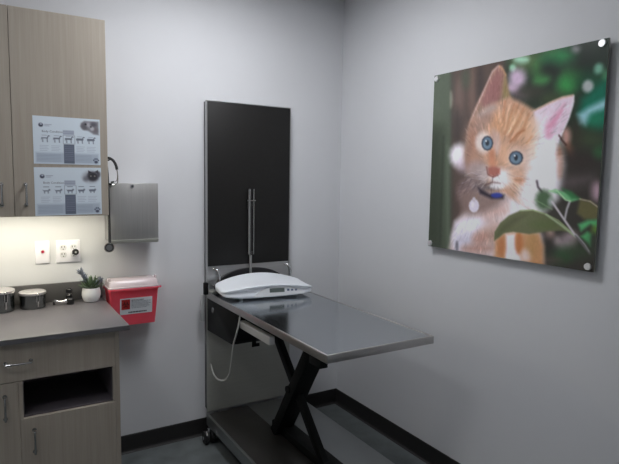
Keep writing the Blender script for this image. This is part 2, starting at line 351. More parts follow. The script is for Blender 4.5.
LAYERS = [
('P',[(0.102,-0.585),(0.534,-0.445),(0.625,1.306),(0.191,1.414)],0.05,(82,68,62),1.0),
('P',[(0.222,0.155),(0.22,0.207),(0.212,0.245),(0.199,0.258),(0.184,0.242),(0.172,0.202),(0.166,0.148),(0.167,0.095),(0.176,0.057),(0.189,0.045),(0.204,0.061),(0.216,0.101)],0.03,(112,92,84),0.8),
('P',[(0.305,0.13),(0.305,0.19),(0.299,0.233),(0.289,0.248),(0.277,0.231),(0.267,0.186),(0.261,0.125),(0.261,0.065),(0.267,0.022),(0.277,0.007),(0.289,0.025),(0.299,0.07)],0.03,(120,95,85),0.7),
('P',[(0.266,0.057),(0.264,0.082),(0.253,0.1),(0.237,0.104),(0.221,0.095),(0.209,0.074),(0.203,0.047),(0.206,0.022),(0.217,0.004),(0.233,-0.0),(0.249,0.009),(0.261,0.03)],0.04,(70,84,66),0.6),
('P',[(0.357,0.104),(0.357,0.154),(0.351,0.19),(0.341,0.203),(0.329,0.188),(0.32,0.149),(0.314,0.098),(0.315,0.047),(0.321,0.011),(0.331,-0.001),(0.342,0.015),(0.352,0.053)],0.03,(60,52,50),0.8),
('P',[(0.217,0.312),(0.216,0.365),(0.208,0.404),(0.194,0.418),(0.18,0.403),(0.167,0.363),(0.161,0.308),(0.163,0.255),(0.171,0.216),(0.185,0.203),(0.199,0.219),(0.211,0.259)],0.04,(62,54,50),0.9),
('P',[(0.142,0.154),(0.141,0.176),(0.137,0.192),(0.13,0.198),(0.122,0.191),(0.116,0.174),(0.113,0.151),(0.114,0.128),(0.119,0.112),(0.126,0.107),(0.133,0.114),(0.139,0.131)],0.02,(190,185,165),0.8),
('P',[(-0.068,-0.162),(0.115,-0.126),(0.199,1.412),(-0.0,1.461)],0.02,(80,90,74),1.0),
('P',[(-0.049,0.293),(0.081,0.302),(0.12,1.431),(-0.0,1.461)],0.06,(60,66,56),0.8),
('S',[(0.088,0.358),(0.093,1.052)],0.02,(52,58,50),0.8,0.012),
('S',[(0.12,0.415),(0.159,1.08)],0.02,(100,112,96),0.6,0.01),
('P',[(0.471,-0.31),(1.14,-0.125),(1.219,1.159),(0.553,1.324)],0.03,(44,56,46),1.0),
('P',[(0.674,0.028),(0.665,0.052),(0.637,0.067),(0.597,0.068),(0.556,0.054),(0.524,0.028),(0.511,-0.002),(0.521,-0.027),(0.551,-0.042),(0.592,-0.041),(0.632,-0.026),(0.662,-0.001)],0.05,(96,120,76),0.8),
('P',[(0.623,0.022),(0.618,0.03),(0.603,0.034),(0.581,0.033),(0.559,0.026),(0.542,0.017),(0.536,0.006),(0.541,-0.002),(0.557,-0.006),(0.579,-0.005),(0.601,0.002),(0.617,0.011)],0.02,(170,214,190),0.95),
('P',[(0.551,0.049),(0.549,0.058),(0.542,0.064),(0.533,0.065),(0.524,0.061),(0.516,0.053),(0.513,0.043),(0.515,0.034),(0.522,0.028),(0.531,0.027),(0.541,0.031),(0.548,0.039)],0.012,(150,205,170),0.95),
('P',[(0.61,0.108),(0.605,0.131),(0.589,0.145),(0.565,0.148),(0.541,0.139),(0.522,0.119),(0.514,0.094),(0.519,0.071),(0.536,0.056),(0.56,0.054),(0.585,0.064),(0.603,0.084)],0.03,(206,182,206),0.95),
('P',[(0.573,0.149),(0.568,0.161),(0.555,0.169),(0.537,0.17),(0.517,0.164),(0.503,0.153),(0.497,0.139),(0.502,0.127),(0.515,0.12),(0.534,0.119),(0.553,0.125),(0.567,0.136)],0.025,(206,180,204),0.9),
('P',[(0.629,0.188),(0.623,0.198),(0.608,0.204),(0.586,0.204),(0.564,0.199),(0.547,0.189),(0.541,0.177),(0.546,0.166),(0.562,0.16),(0.584,0.16),(0.606,0.166),(0.622,0.176)],0.04,(120,100,110),0.8),
('P',[(0.862,0.048),(0.853,0.062),(0.827,0.068),(0.79,0.066),(0.751,0.055),(0.722,0.038),(0.71,0.02),(0.72,0.005),(0.748,-0.001),(0.786,0.002),(0.824,0.014),(0.852,0.03)],0.05,(46,146,80),0.9),
('P',[(0.781,0.054),(0.776,0.065),(0.758,0.07),(0.734,0.069),(0.709,0.062),(0.69,0.05),(0.683,0.037),(0.689,0.026),(0.707,0.021),(0.732,0.022),(0.756,0.03),(0.774,0.042)],0.04,(40,120,70),0.8),
('P',[(0.747,0.0),(0.741,0.009),(0.723,0.013),(0.698,0.011),(0.672,0.004),(0.653,-0.008),(0.645,-0.02),(0.652,-0.029),(0.67,-0.033),(0.696,-0.031),(0.721,-0.023),(0.739,-0.012)],0.05,(70,110,66),0.8),
('P',[(0.736,0.121),(0.735,0.133),(0.724,0.143),(0.705,0.15),(0.684,0.151),(0.665,0.146),(0.655,0.136),(0.656,0.124),(0.667,0.114),(0.687,0.108),(0.708,0.107),(0.726,0.112)],0.03,(82,166,90),0.85),
('P',[(0.695,0.079),(0.693,0.101),(0.684,0.116),(0.67,0.12),(0.656,0.112),(0.645,0.094),(0.64,0.07),(0.642,0.048),(0.652,0.033),(0.665,0.029),(0.679,0.038),(0.69,0.056)],0.04,(70,130,70),0.7),
('P',[(0.867,0.189),(0.849,0.206),(0.825,0.211),(0.801,0.204),(0.783,0.184),(0.777,0.159),(0.784,0.134),(0.803,0.118),(0.828,0.113),(0.851,0.122),(0.868,0.141),(0.874,0.165)],0.04,(62,156,80),0.9),
('P',[(0.771,0.089),(0.767,0.103),(0.754,0.111),(0.737,0.112),(0.718,0.106),(0.704,0.093),(0.698,0.077),(0.702,0.063),(0.715,0.054),(0.733,0.053),(0.751,0.06),(0.765,0.073)],0.05,(34,38,36),0.8),
('P',[(0.709,0.183),(0.702,0.198),(0.68,0.208),(0.649,0.209),(0.617,0.2),(0.592,0.185),(0.583,0.166),(0.591,0.15),(0.614,0.141),(0.645,0.141),(0.677,0.15),(0.7,0.165)],0.04,(62,62,54),0.8),
('P',[(0.96,0.086),(0.955,0.126),(0.936,0.153),(0.908,0.16),(0.878,0.144),(0.854,0.11),(0.844,0.065),(0.849,0.024),(0.87,-0.002),(0.898,-0.008),(0.928,0.009),(0.95,0.044)],0.07,(34,44,38),0.8),
('P',[(1.012,0.049),(1.009,0.075),(0.995,0.092),(0.975,0.095),(0.953,0.084),(0.937,0.062),(0.929,0.033),(0.933,0.006),(0.948,-0.01),(0.968,-0.013),(0.989,-0.001),(1.005,0.021)],0.06,(38,50,42),0.8),
('P',[(1.02,0.183),(1.013,0.202),(0.988,0.213),(0.954,0.214),(0.918,0.204),(0.89,0.185),(0.879,0.163),(0.888,0.143),(0.914,0.132),(0.949,0.132),(0.984,0.143),(1.01,0.162)],0.06,(30,104,70),0.6),
('P',[(0.883,0.135),(0.879,0.144),(0.866,0.15),(0.848,0.15),(0.83,0.144),(0.816,0.135),(0.81,0.124),(0.815,0.115),(0.828,0.109),(0.846,0.11),(0.864,0.115),(0.878,0.125)],0.05,(50,110,60),0.6),
('P',[(0.835,0.235),(0.827,0.247),(0.805,0.254),(0.773,0.254),(0.741,0.247),(0.716,0.234),(0.706,0.22),(0.714,0.207),(0.738,0.2),(0.77,0.201),(0.803,0.208),(0.826,0.221)],0.04,(70,84,56),0.7),
('P',[(0.887,0.297),(0.898,0.242),(0.96,0.195),(1.006,0.168),(1.032,0.372),(0.978,0.381),(0.913,0.363)],0.03,(24,112,88),0.95),
('P',[(0.884,0.307),(0.929,0.281),(1.011,0.249),(1.02,0.287),(0.946,0.313),(0.922,0.358),(0.896,0.348)],0.02,(158,204,214),0.95),
('P',[(0.998,0.335),(0.995,0.344),(0.984,0.35),(0.969,0.352),(0.953,0.348),(0.941,0.34),(0.937,0.33),(0.94,0.32),(0.951,0.314),(0.967,0.313),(0.982,0.317),(0.994,0.325)],0.03,(40,130,96),0.8),
('P',[(0.945,0.201),(0.937,0.212),(0.926,0.217),(0.913,0.214),(0.902,0.205),(0.897,0.192),(0.898,0.178),(0.905,0.167),(0.917,0.162),(0.93,0.165),(0.94,0.174),(0.946,0.187)],0.012,(182,188,188),0.95),
('P',[(0.982,0.131),(0.977,0.14),(0.967,0.144),(0.957,0.143),(0.948,0.135),(0.944,0.124),(0.945,0.112),(0.951,0.103),(0.96,0.099),(0.971,0.102),(0.979,0.109),(0.983,0.12)],0.014,(122,176,152),0.95),
('P',[(0.874,0.022),(0.872,0.029),(0.866,0.034),(0.857,0.034),(0.848,0.03),(0.841,0.023),(0.838,0.015),(0.84,0.008),(0.846,0.003),(0.855,0.003),(0.864,0.007),(0.871,0.014)],0.02,(150,142,150),0.8),
('P',[(1.005,0.154),(1.004,0.163),(1.001,0.17),(0.996,0.171),(0.99,0.168),(0.985,0.16),(0.983,0.151),(0.984,0.141),(0.988,0.135),(0.993,0.133),(0.999,0.137),(1.003,0.144)],0.02,(100,170,120),0.7),
('P',[(1.008,0.431),(1.0,0.455),(0.976,0.473),(0.941,0.478),(0.904,0.47),(0.876,0.45),(0.864,0.424),(0.873,0.399),(0.899,0.381),(0.935,0.377),(0.971,0.386),(0.997,0.406)],0.06,(70,84,58),0.7),
('P',[(0.908,0.405),(0.905,0.433),(0.896,0.453),(0.881,0.461),(0.866,0.452),(0.853,0.431),(0.847,0.401),(0.85,0.373),(0.86,0.352),(0.875,0.346),(0.89,0.355),(0.902,0.376)],0.05,(58,50,44),0.7),
('P',[(1.04,0.507),(1.034,0.527),(1.015,0.542),(0.987,0.547),(0.959,0.542),(0.937,0.526),(0.928,0.505),(0.935,0.484),(0.955,0.469),(0.983,0.464),(1.01,0.471),(1.031,0.486)],0.05,(52,86,54),0.6),
('P',[(0.857,0.402),(0.855,0.422),(0.848,0.437),(0.837,0.442),(0.826,0.436),(0.817,0.42),(0.813,0.399),(0.815,0.379),(0.822,0.365),(0.833,0.36),(0.844,0.366),(0.853,0.382)],0.02,(196,150,140),0.9),
('P',[(0.878,0.478),(0.885,0.503),(0.884,0.523),(0.878,0.532),(0.867,0.527),(0.855,0.51),(0.844,0.486),(0.837,0.459),(0.837,0.439),(0.844,0.431),(0.855,0.436),(0.868,0.453)],0.02,(150,98,80),0.9),
('P',[(0.68,0.469),(1.051,0.481),(1.09,1.135),(0.72,1.219)],0.05,(58,54,50),0.9),
('P',[(0.974,0.587),(0.964,0.6),(0.93,0.615),(0.88,0.628),(0.826,0.635),(0.784,0.635),(0.766,0.626),(0.778,0.611),(0.816,0.595),(0.869,0.583),(0.921,0.577),(0.959,0.578)],0.05,(100,88,92),0.8),
('P',[(1.01,0.645),(1.008,0.663),(1.002,0.676),(0.992,0.682),(0.982,0.677),(0.974,0.664),(0.971,0.646),(0.972,0.628),(0.979,0.614),(0.988,0.609),(0.998,0.614),(1.006,0.627)],0.03,(206,170,186),0.9),
('P',[(0.999,0.507),(0.989,0.527),(0.959,0.542),(0.916,0.548),(0.871,0.542),(0.836,0.525),(0.822,0.503),(0.833,0.481),(0.866,0.467),(0.911,0.462),(0.955,0.47),(0.987,0.486)],0.06,(54,48,46),0.9),
('P',[(1.025,0.48),(1.022,0.491),(1.012,0.499),(0.999,0.501),(0.985,0.498),(0.974,0.49),(0.969,0.478),(0.972,0.467),(0.982,0.46),(0.996,0.457),(1.01,0.461),(1.02,0.469)],0.03,(50,110,64),0.7),
('P',[(0.805,0.85),(0.803,0.863),(0.795,0.873),(0.785,0.878),(0.774,0.876),(0.766,0.867),(0.762,0.854),(0.764,0.841),(0.772,0.831),(0.782,0.826),(0.793,0.829),(0.801,0.838)],0.02,(200,164,152),0.95),
('P',[(0.915,0.85),(0.912,0.861),(0.903,0.869),(0.889,0.874),(0.876,0.873),(0.865,0.866),(0.861,0.856),(0.864,0.845),(0.874,0.837),(0.887,0.833),(0.901,0.834),(0.911,0.841)],0.03,(176,156,160),0.8),
('P',[(0.911,0.88),(0.905,0.897),(0.887,0.911),(0.861,0.919),(0.834,0.918),(0.814,0.908),(0.805,0.892),(0.812,0.875),(0.831,0.861),(0.857,0.854),(0.884,0.855),(0.903,0.865)],0.03,(166,148,156),0.8),
('P',[(0.835,0.877),(0.833,0.886),(0.828,0.893),(0.82,0.897),(0.812,0.895),(0.806,0.889),(0.803,0.881),(0.805,0.871),(0.81,0.864),(0.818,0.861),(0.826,0.862),(0.832,0.868)],0.015,(176,160,160),0.8),
('P',[(0.899,0.94),(0.891,0.958),(0.867,0.973),(0.833,0.983),(0.797,0.984),(0.77,0.975),(0.76,0.96),(0.768,0.942),(0.794,0.926),(0.829,0.917),(0.864,0.917),(0.889,0.925)],0.04,(46,90,54),0.8),
('P',[(0.81,0.907),(0.807,0.938),(0.798,0.962),(0.784,0.972),(0.768,0.966),(0.756,0.945),(0.75,0.914),(0.753,0.883),(0.762,0.86),(0.777,0.85),(0.792,0.856),(0.804,0.877)],0.05,(40,38,38),0.8),
('P',[(0.98,0.908),(0.973,0.923),(0.953,0.936),(0.924,0.944),(0.893,0.945),(0.87,0.937),(0.861,0.923),(0.869,0.907),(0.891,0.894),(0.92,0.886),(0.95,0.887),(0.972,0.894)],0.05,(52,74,50),0.8),
('P',[(0.848,0.966),(0.84,0.974),(0.817,0.983),(0.785,0.99),(0.751,0.993),(0.726,0.991),(0.717,0.985),(0.725,0.976),(0.75,0.966),(0.783,0.96),(0.815,0.957),(0.839,0.959)],0.03,(90,70,70),0.7),
('P',[(0.283,0.598),(0.638,0.499),(0.729,0.577),(0.705,0.779),(0.744,0.869),(0.761,1.022),(0.141,1.121),(0.177,0.929),(0.206,0.834),(0.29,0.748)],0.025,(214,196,198),1.0),
('P',[(0.202,0.844),(0.379,0.777),(0.424,0.834),(0.344,0.947),(0.21,1.018),(0.182,0.929)],0.03,(236,232,246),1.0),
('P',[(0.343,0.929),(0.335,0.948),(0.311,0.964),(0.278,0.973),(0.243,0.972),(0.217,0.962),(0.207,0.944),(0.215,0.925),(0.24,0.909),(0.274,0.901),(0.308,0.902),(0.333,0.913)],0.04,(196,190,206),0.8),
('P',[(0.438,0.876),(0.443,0.895),(0.433,0.917),(0.41,0.937),(0.38,0.949),(0.351,0.95),(0.33,0.939),(0.325,0.92),(0.336,0.896),(0.36,0.876),(0.391,0.865),(0.419,0.865)],0.03,(166,116,98),0.7),
('P',[(0.523,0.842),(0.515,0.863),(0.491,0.88),(0.457,0.889),(0.422,0.887),(0.395,0.875),(0.385,0.855),(0.393,0.833),(0.419,0.816),(0.453,0.808),(0.488,0.811),(0.513,0.823)],0.04,(206,172,160),0.5),
('P',[(0.593,0.674),(0.678,0.593),(0.719,0.654),(0.687,0.757),(0.598,0.774),(0.527,0.809),(0.483,0.795)],0.03,(240,234,240),0.9),
('P',[(0.471,0.957),(0.458,0.971),(0.421,0.985),(0.368,0.995),(0.313,0.999),(0.271,0.995),(0.255,0.984),(0.27,0.97),(0.311,0.956),(0.366,0.946),(0.419,0.943),(0.457,0.947)],0.03,(168,126,112),0.8),
('P',[(0.232,0.978),(0.231,0.995),(0.228,1.007),(0.224,1.012),(0.219,1.008),(0.215,0.997),(0.213,0.981),(0.213,0.964),(0.216,0.951),(0.221,0.947),(0.226,0.95),(0.23,0.962)],0.012,(70,66,78),0.8),
('P',[(0.578,0.756),(0.564,0.775),(0.522,0.791),(0.463,0.8),(0.401,0.8),(0.354,0.789),(0.335,0.771),(0.352,0.751),(0.398,0.735),(0.46,0.726),(0.519,0.728),(0.562,0.739)],0.05,(210,172,164),0.8),
('P',[(0.686,0.741),(0.678,0.762),(0.653,0.779),(0.617,0.787),(0.58,0.784),(0.551,0.771),(0.54,0.75),(0.549,0.728),(0.576,0.711),(0.613,0.704),(0.649,0.708),(0.676,0.721)],0.04,(222,192,182),0.8),
('P',[(0.526,0.892),(0.52,0.913),(0.504,0.929),(0.48,0.937),(0.456,0.935),(0.437,0.922),(0.429,0.902),(0.435,0.881),(0.452,0.864),(0.476,0.857),(0.5,0.86),(0.518,0.873)],0.04,(176,136,116),0.7),
('P',[(0.573,0.659),(0.694,0.562),(0.719,0.654),(0.687,0.765),(0.598,0.779),(0.543,0.808)],0.03,(238,232,240),1.0),
('P',[(0.481,0.914),(0.53,0.867),(0.602,0.855),(0.727,0.855),(0.755,0.914),(0.761,1.022),(0.477,1.067)],0.02,(196,146,104),1.0),
('P',[(0.542,0.877),(0.595,0.868),(0.606,0.932),(0.647,1.008),(0.542,1.023)],0.015,(236,228,236),1.0),
('P',[(0.642,0.912),(0.64,0.939),(0.633,0.96),(0.623,0.969),(0.611,0.963),(0.602,0.944),(0.598,0.917),(0.599,0.889),(0.606,0.868),(0.617,0.86),(0.628,0.866),(0.637,0.885)],0.015,(186,112,66),0.9),
('P',[(0.542,0.94),(0.54,0.965),(0.532,0.985),(0.521,0.993),(0.509,0.988),(0.499,0.971),(0.495,0.946),(0.497,0.92),(0.504,0.901),(0.516,0.893),(0.528,0.898),(0.537,0.916)],0.02,(186,118,76),0.9),
('P',[(0.691,0.966),(0.688,0.982),(0.678,0.996),(0.664,1.002),(0.65,1.0),(0.639,0.99),(0.634,0.974),(0.637,0.957),(0.647,0.944),(0.661,0.938),(0.676,0.941),(0.686,0.951)],0.02,(226,208,206),0.9),
('P',[(0.722,0.902),(0.72,0.934),(0.712,0.958),(0.698,0.968),(0.684,0.962),(0.672,0.94),(0.667,0.909),(0.669,0.877),(0.678,0.853),(0.691,0.843),(0.706,0.85),(0.717,0.872)],0.03,(180,138,88),0.8),
('P',[(0.281,0.47),(0.274,0.502),(0.25,0.525),(0.216,0.533),(0.18,0.524),(0.153,0.5),(0.142,0.466),(0.15,0.434),(0.175,0.411),(0.21,0.404),(0.245,0.414),(0.271,0.438)],0.03,(240,234,244),1.0),
('P',[(0.311,0.527),(0.304,0.542),(0.285,0.554),(0.259,0.558),(0.231,0.554),(0.21,0.542),(0.202,0.526),(0.208,0.509),(0.228,0.498),(0.256,0.494),(0.283,0.499),(0.303,0.511)],0.04,(190,170,184),0.8),
('P',[(0.444,0.019),(0.468,0.026),(0.494,0.075),(0.513,0.157),(0.552,0.241),(0.482,0.381),(0.294,0.37),(0.269,0.29),(0.319,0.192),(0.378,0.098),(0.409,0.037)],0.01,(164,128,112),1.0),
('P',[(0.49,0.074),(0.523,0.19),(0.534,0.255),(0.479,0.25),(0.471,0.168),(0.48,0.105)],0.02,(142,126,84),0.95),
('P',[(0.315,0.254),(0.382,0.182),(0.472,0.176),(0.528,0.215),(0.479,0.315),(0.378,0.324),(0.303,0.319)],0.035,(122,108,92),0.85),
('P',[(0.445,0.032),(0.474,0.072),(0.471,0.168),(0.446,0.247),(0.363,0.222),(0.342,0.186),(0.392,0.092)],0.025,(146,100,98),0.9),
('S',[(0.444,0.022),(0.41,0.045),(0.378,0.103),(0.337,0.179),(0.298,0.253),(0.27,0.316)],0.008,(204,176,168),0.9,0.006),
('S',[(0.452,0.023),(0.477,0.047),(0.492,0.075)],0.008,(206,160,120),0.8,0.006),
('P',[(0.52,0.184),(0.587,0.217),(0.664,0.265),(0.75,0.351),(0.794,0.428),(0.784,0.531),(0.75,0.607),(0.669,0.749),(0.52,0.668),(0.405,0.663),(0.332,0.614),(0.281,0.561),(0.254,0.455),(0.262,0.333),(0.298,0.267),(0.394,0.217)],0.016,(196,154,130),1.0),
('P',[(0.661,0.271),(0.743,0.239),(0.806,0.221),(0.858,0.219),(0.863,0.248),(0.846,0.315),(0.816,0.385),(0.799,0.428),(0.762,0.426),(0.684,0.377)],0.008,(226,206,220),1.0),
('P',[(0.655,0.329),(0.742,0.358),(0.802,0.428),(0.827,0.532),(0.807,0.68),(0.722,0.761),(0.671,0.624),(0.641,0.499)],0.04,(242,240,248),1.0),
('P',[(0.731,0.35),(0.728,0.38),(0.714,0.401),(0.694,0.408),(0.673,0.399),(0.656,0.375),(0.649,0.344),(0.653,0.313),(0.667,0.292),(0.688,0.286),(0.708,0.296),(0.724,0.319)],0.05,(236,226,230),0.8),
('P',[(0.73,0.347),(0.763,0.308),(0.818,0.257),(0.808,0.3),(0.774,0.353),(0.743,0.38)],0.02,(214,146,176),0.9),
('P',[(0.771,0.385),(0.769,0.397),(0.761,0.405),(0.749,0.408),(0.738,0.404),(0.729,0.395),(0.725,0.382),(0.727,0.37),(0.735,0.362),(0.747,0.36),(0.758,0.364),(0.767,0.373)],0.02,(216,160,186),0.8),
('S',[(0.664,0.268),(0.744,0.24),(0.806,0.223),(0.855,0.22)],0.008,(226,178,150),0.8,0.006),
('S',[(0.859,0.225),(0.855,0.267),(0.837,0.329),(0.81,0.393)],0.006,(238,226,236),0.9,0.006),
('S',[(0.8,0.393),(0.814,0.414),(0.837,0.439)],0.006,(60,36,34),0.9,0.007),
('P',[(0.826,0.517),(0.826,0.554),(0.822,0.581),(0.814,0.591),(0.806,0.581),(0.799,0.554),(0.794,0.517),(0.794,0.48),(0.799,0.453),(0.806,0.443),(0.815,0.453),(0.822,0.48)],0.02,(170,110,84),0.8),
('P',[(0.349,0.424),(0.345,0.484),(0.328,0.528),(0.303,0.544),(0.275,0.527),(0.253,0.482),(0.243,0.42),(0.247,0.358),(0.265,0.315),(0.291,0.3),(0.318,0.319),(0.339,0.364)],0.05,(150,122,108),0.7),
('P',[(0.4,0.561),(0.393,0.587),(0.371,0.606),(0.339,0.613),(0.306,0.607),(0.28,0.588),(0.27,0.561),(0.278,0.535),(0.301,0.516),(0.334,0.51),(0.366,0.517),(0.39,0.536)],0.05,(170,152,146),0.7),
('P',[(0.696,0.608),(0.683,0.627),(0.645,0.641),(0.591,0.648),(0.534,0.644),(0.491,0.631),(0.474,0.611),(0.489,0.591),(0.531,0.576),(0.587,0.571),(0.642,0.576),(0.681,0.589)],0.05,(226,196,178),0.6),
('P',[(0.27,0.316),(0.346,0.322),(0.365,0.493),(0.422,0.578),(0.395,0.664),(0.306,0.614),(0.255,0.473)],0.03,(148,124,112),0.75),
('P',[(0.351,0.373),(0.348,0.416),(0.335,0.446),(0.316,0.457),(0.296,0.445),(0.28,0.413),(0.272,0.369),(0.276,0.325),(0.289,0.295),(0.308,0.285),(0.328,0.298),(0.344,0.33)],0.03,(168,120,98),0.8),
('P',[(0.309,0.483),(0.307,0.518),(0.298,0.543),(0.285,0.553),(0.271,0.543),(0.26,0.517),(0.255,0.482),(0.257,0.447),(0.266,0.421),(0.279,0.412),(0.293,0.422),(0.303,0.448)],0.03,(150,112,98),0.8),
('P',[(0.445,0.28),(0.437,0.297),(0.412,0.308),(0.377,0.311),(0.341,0.303),(0.314,0.287),(0.303,0.267),(0.312,0.249),(0.338,0.238),(0.374,0.236),(0.409,0.245),(0.435,0.261)],0.04,(160,130,118),0.85),
('P',[(0.465,0.232),(0.46,0.243),(0.446,0.25),(0.426,0.251),(0.405,0.246),(0.39,0.236),(0.384,0.224),(0.389,0.213),(0.403,0.206),(0.424,0.205),(0.444,0.21),(0.459,0.22)],0.03,(176,150,140),0.6),
('P',[(0.378,0.324),(0.373,0.341),(0.358,0.352),(0.337,0.355),(0.315,0.349),(0.299,0.336),(0.292,0.318),(0.297,0.301),(0.313,0.29),(0.334,0.287),(0.356,0.293),(0.372,0.307)],0.04,(150,124,114),0.7),
('P',[(0.436,0.221),(0.435,0.231),(0.42,0.244),(0.396,0.256),(0.368,0.264),(0.344,0.266),(0.331,0.261),(0.332,0.25),(0.348,0.237),(0.373,0.225),(0.401,0.217),(0.424,0.216)],0.02,(160,150,150),0.5),
('P',[(0.503,0.333),(0.499,0.37),(0.485,0.397),(0.464,0.406),(0.441,0.394),(0.423,0.366),(0.415,0.327),(0.42,0.289),(0.435,0.262),(0.456,0.254),(0.478,0.266),(0.495,0.295)],0.03,(202,152,118),0.8),
('P',[(0.65,0.321),(0.641,0.351),(0.615,0.372),(0.577,0.378),(0.537,0.367),(0.507,0.341),(0.494,0.308),(0.503,0.277),(0.532,0.256),(0.571,0.251),(0.609,0.263),(0.638,0.289)],0.05,(210,166,130),0.7),
('P',[(0.691,0.377),(0.687,0.408),(0.673,0.429),(0.652,0.437),(0.631,0.427),(0.614,0.404),(0.606,0.372),(0.61,0.341),(0.625,0.319),(0.646,0.313),(0.667,0.323),(0.684,0.346)],0.04,(220,176,140),0.7),
('S',[(0.497,0.207),(0.492,0.267),(0.503,0.333)],0.012,(180,118,82),0.6,0.009),
('S',[(0.551,0.229),(0.531,0.287),(0.505,0.366)],0.012,(180,118,82),0.6,0.009),
('S',[(0.604,0.256),(0.581,0.307),(0.532,0.383)],0.012,(180,118,82),0.6,0.009),
('S',[(0.635,0.284),(0.615,0.341),(0.564,0.404)],0.012,(180,118,82),0.6,0.009),
('S',[(0.57,0.237),(0.565,0.277)],0.012,(180,118,82),0.6,0.009),
('S',[(0.523,0.226),(0.512,0.285),(0.504,0.343)],0.012,(232,196,164),0.8,0.006),
('S',[(0.578,0.26),(0.555,0.311),(0.52,0.37)],0.012,(232,196,164),0.8,0.006),
('S',[(0.619,0.282),(0.596,0.327),(0.552,0.391)],0.012,(232,196,164),0.8,0.006),
('S',[(0.463,0.232),(0.47,0.298)],0.012,(232,196,164),0.8,0.006),
('S',[(0.616,0.357),(0.577,0.373),(0.541,0.408)],0.01,(166,98,64),0.8,0.008),
('S',[(0.659,0.391),(0.634,0.42)],0.01,(200,140,100),0.7,0.008),
('F',[(0.444,0.022),(0.494,0.075),(0.52,0.184),(0.587,0.217),(0.664,0.265),(0.744,0.243),(0.845,0.223),(0.829,0.342),(0.799,0.428),(0.824,0.532),(0.768,0.682),(0.669,0.749),(0.52,0.668),(0.405,0.663),(0.318,0.631),(0.254,0.455),(0.262,0.333),(0.298,0.267),(0.378,0.098)],0.01,(0,0,0),0.6,(0.447,0.549,700,0.03)),
('P',[(0.428,0.407),(0.422,0.436),(0.403,0.456),(0.376,0.463),(0.348,0.454),(0.327,0.432),(0.318,0.402),(0.324,0.373),(0.344,0.353),(0.371,0.347),(0.398,0.357),(0.419,0.379)],0.02,(226,214,210),0.9),
('P',[(0.48,0.413),(0.479,0.441),(0.472,0.461),(0.463,0.469),(0.452,0.461),(0.444,0.44),(0.44,0.411),(0.441,0.383),(0.448,0.363),(0.457,0.356),(0.468,0.364),(0.476,0.385)],0.02,(212,188,182),0.8),
('P',[(0.458,0.379),(0.457,0.401),(0.45,0.416),(0.44,0.421),(0.43,0.415),(0.422,0.399),(0.418,0.377),(0.42,0.355),(0.426,0.34),(0.436,0.335),(0.446,0.341),(0.455,0.358)],0.02,(190,160,150),0.7),
('P',[(0.652,0.493),(0.644,0.519),(0.62,0.538),(0.586,0.545),(0.55,0.538),(0.522,0.517),(0.511,0.489),(0.519,0.462),(0.545,0.443),(0.58,0.437),(0.615,0.445),(0.641,0.466)],0.025,(226,202,190),0.8),
('P',[(0.537,0.472),(0.535,0.498),(0.526,0.517),(0.513,0.524),(0.499,0.517),(0.488,0.497),(0.483,0.471),(0.485,0.445),(0.494,0.426),(0.507,0.419),(0.521,0.427),(0.532,0.446)],0.025,(226,182,150),0.7),
('P',[(0.451,0.478),(0.449,0.496),(0.443,0.51),(0.433,0.514),(0.422,0.509),(0.414,0.496),(0.41,0.477),(0.412,0.459),(0.419,0.445),(0.429,0.441),(0.44,0.446),(0.448,0.46)],0.02,(196,130,100),0.8),
('P',[(0.361,0.493),(0.357,0.515),(0.344,0.531),(0.324,0.537),(0.304,0.531),(0.289,0.514),(0.282,0.491),(0.287,0.469),(0.301,0.452),(0.32,0.447),(0.34,0.454),(0.355,0.471)],0.03,(182,140,118),0.8),
('P',[(0.436,0.411),(0.432,0.43),(0.419,0.444),(0.401,0.448),(0.382,0.442),(0.367,0.427),(0.361,0.408),(0.365,0.388),(0.378,0.375),(0.397,0.371),(0.416,0.377),(0.43,0.392)],0.006,(42,44,56),1.0),
('P',[(0.429,0.411),(0.426,0.427),(0.415,0.438),(0.401,0.442),(0.385,0.437),(0.373,0.425),(0.369,0.408),(0.372,0.392),(0.382,0.38),(0.397,0.377),(0.413,0.382),(0.424,0.394)],0.006,(98,120,140),1.0),
('P',[(0.416,0.419),(0.414,0.428),(0.406,0.434),(0.396,0.436),(0.386,0.433),(0.377,0.426),(0.374,0.417),(0.377,0.407),(0.384,0.401),(0.394,0.399),(0.405,0.402),(0.413,0.409)],0.012,(132,156,172),0.6),
('P',[(0.411,0.408),(0.41,0.416),(0.406,0.421),(0.4,0.423),(0.393,0.421),(0.388,0.415),(0.386,0.407),(0.388,0.4),(0.392,0.394),(0.398,0.393),(0.404,0.395),(0.409,0.401)],0.006,(46,52,62),1.0),
('P',[(0.395,0.397),(0.394,0.4),(0.393,0.401),(0.39,0.402),(0.388,0.401),(0.386,0.399),(0.385,0.397),(0.386,0.395),(0.387,0.393),(0.39,0.393),(0.392,0.393),(0.394,0.395)],0.004,(240,246,250),1.0),
('P',[(0.618,0.492),(0.613,0.509),(0.599,0.522),(0.579,0.526),(0.558,0.521),(0.543,0.508),(0.536,0.49),(0.541,0.472),(0.555,0.46),(0.576,0.456),(0.596,0.461),(0.612,0.474)],0.006,(42,44,56),1.0),
('P',[(0.611,0.492),(0.608,0.506),(0.596,0.517),(0.579,0.521),(0.562,0.516),(0.548,0.505),(0.543,0.49),(0.547,0.475),(0.559,0.465),(0.576,0.461),(0.593,0.466),(0.606,0.477)],0.006,(98,120,140),1.0),
('P',[(0.6,0.499),(0.597,0.507),(0.588,0.513),(0.575,0.515),(0.562,0.513),(0.552,0.507),(0.548,0.498),(0.551,0.49),(0.56,0.485),(0.573,0.483),(0.586,0.485),(0.596,0.491)],0.012,(132,156,172),0.6),
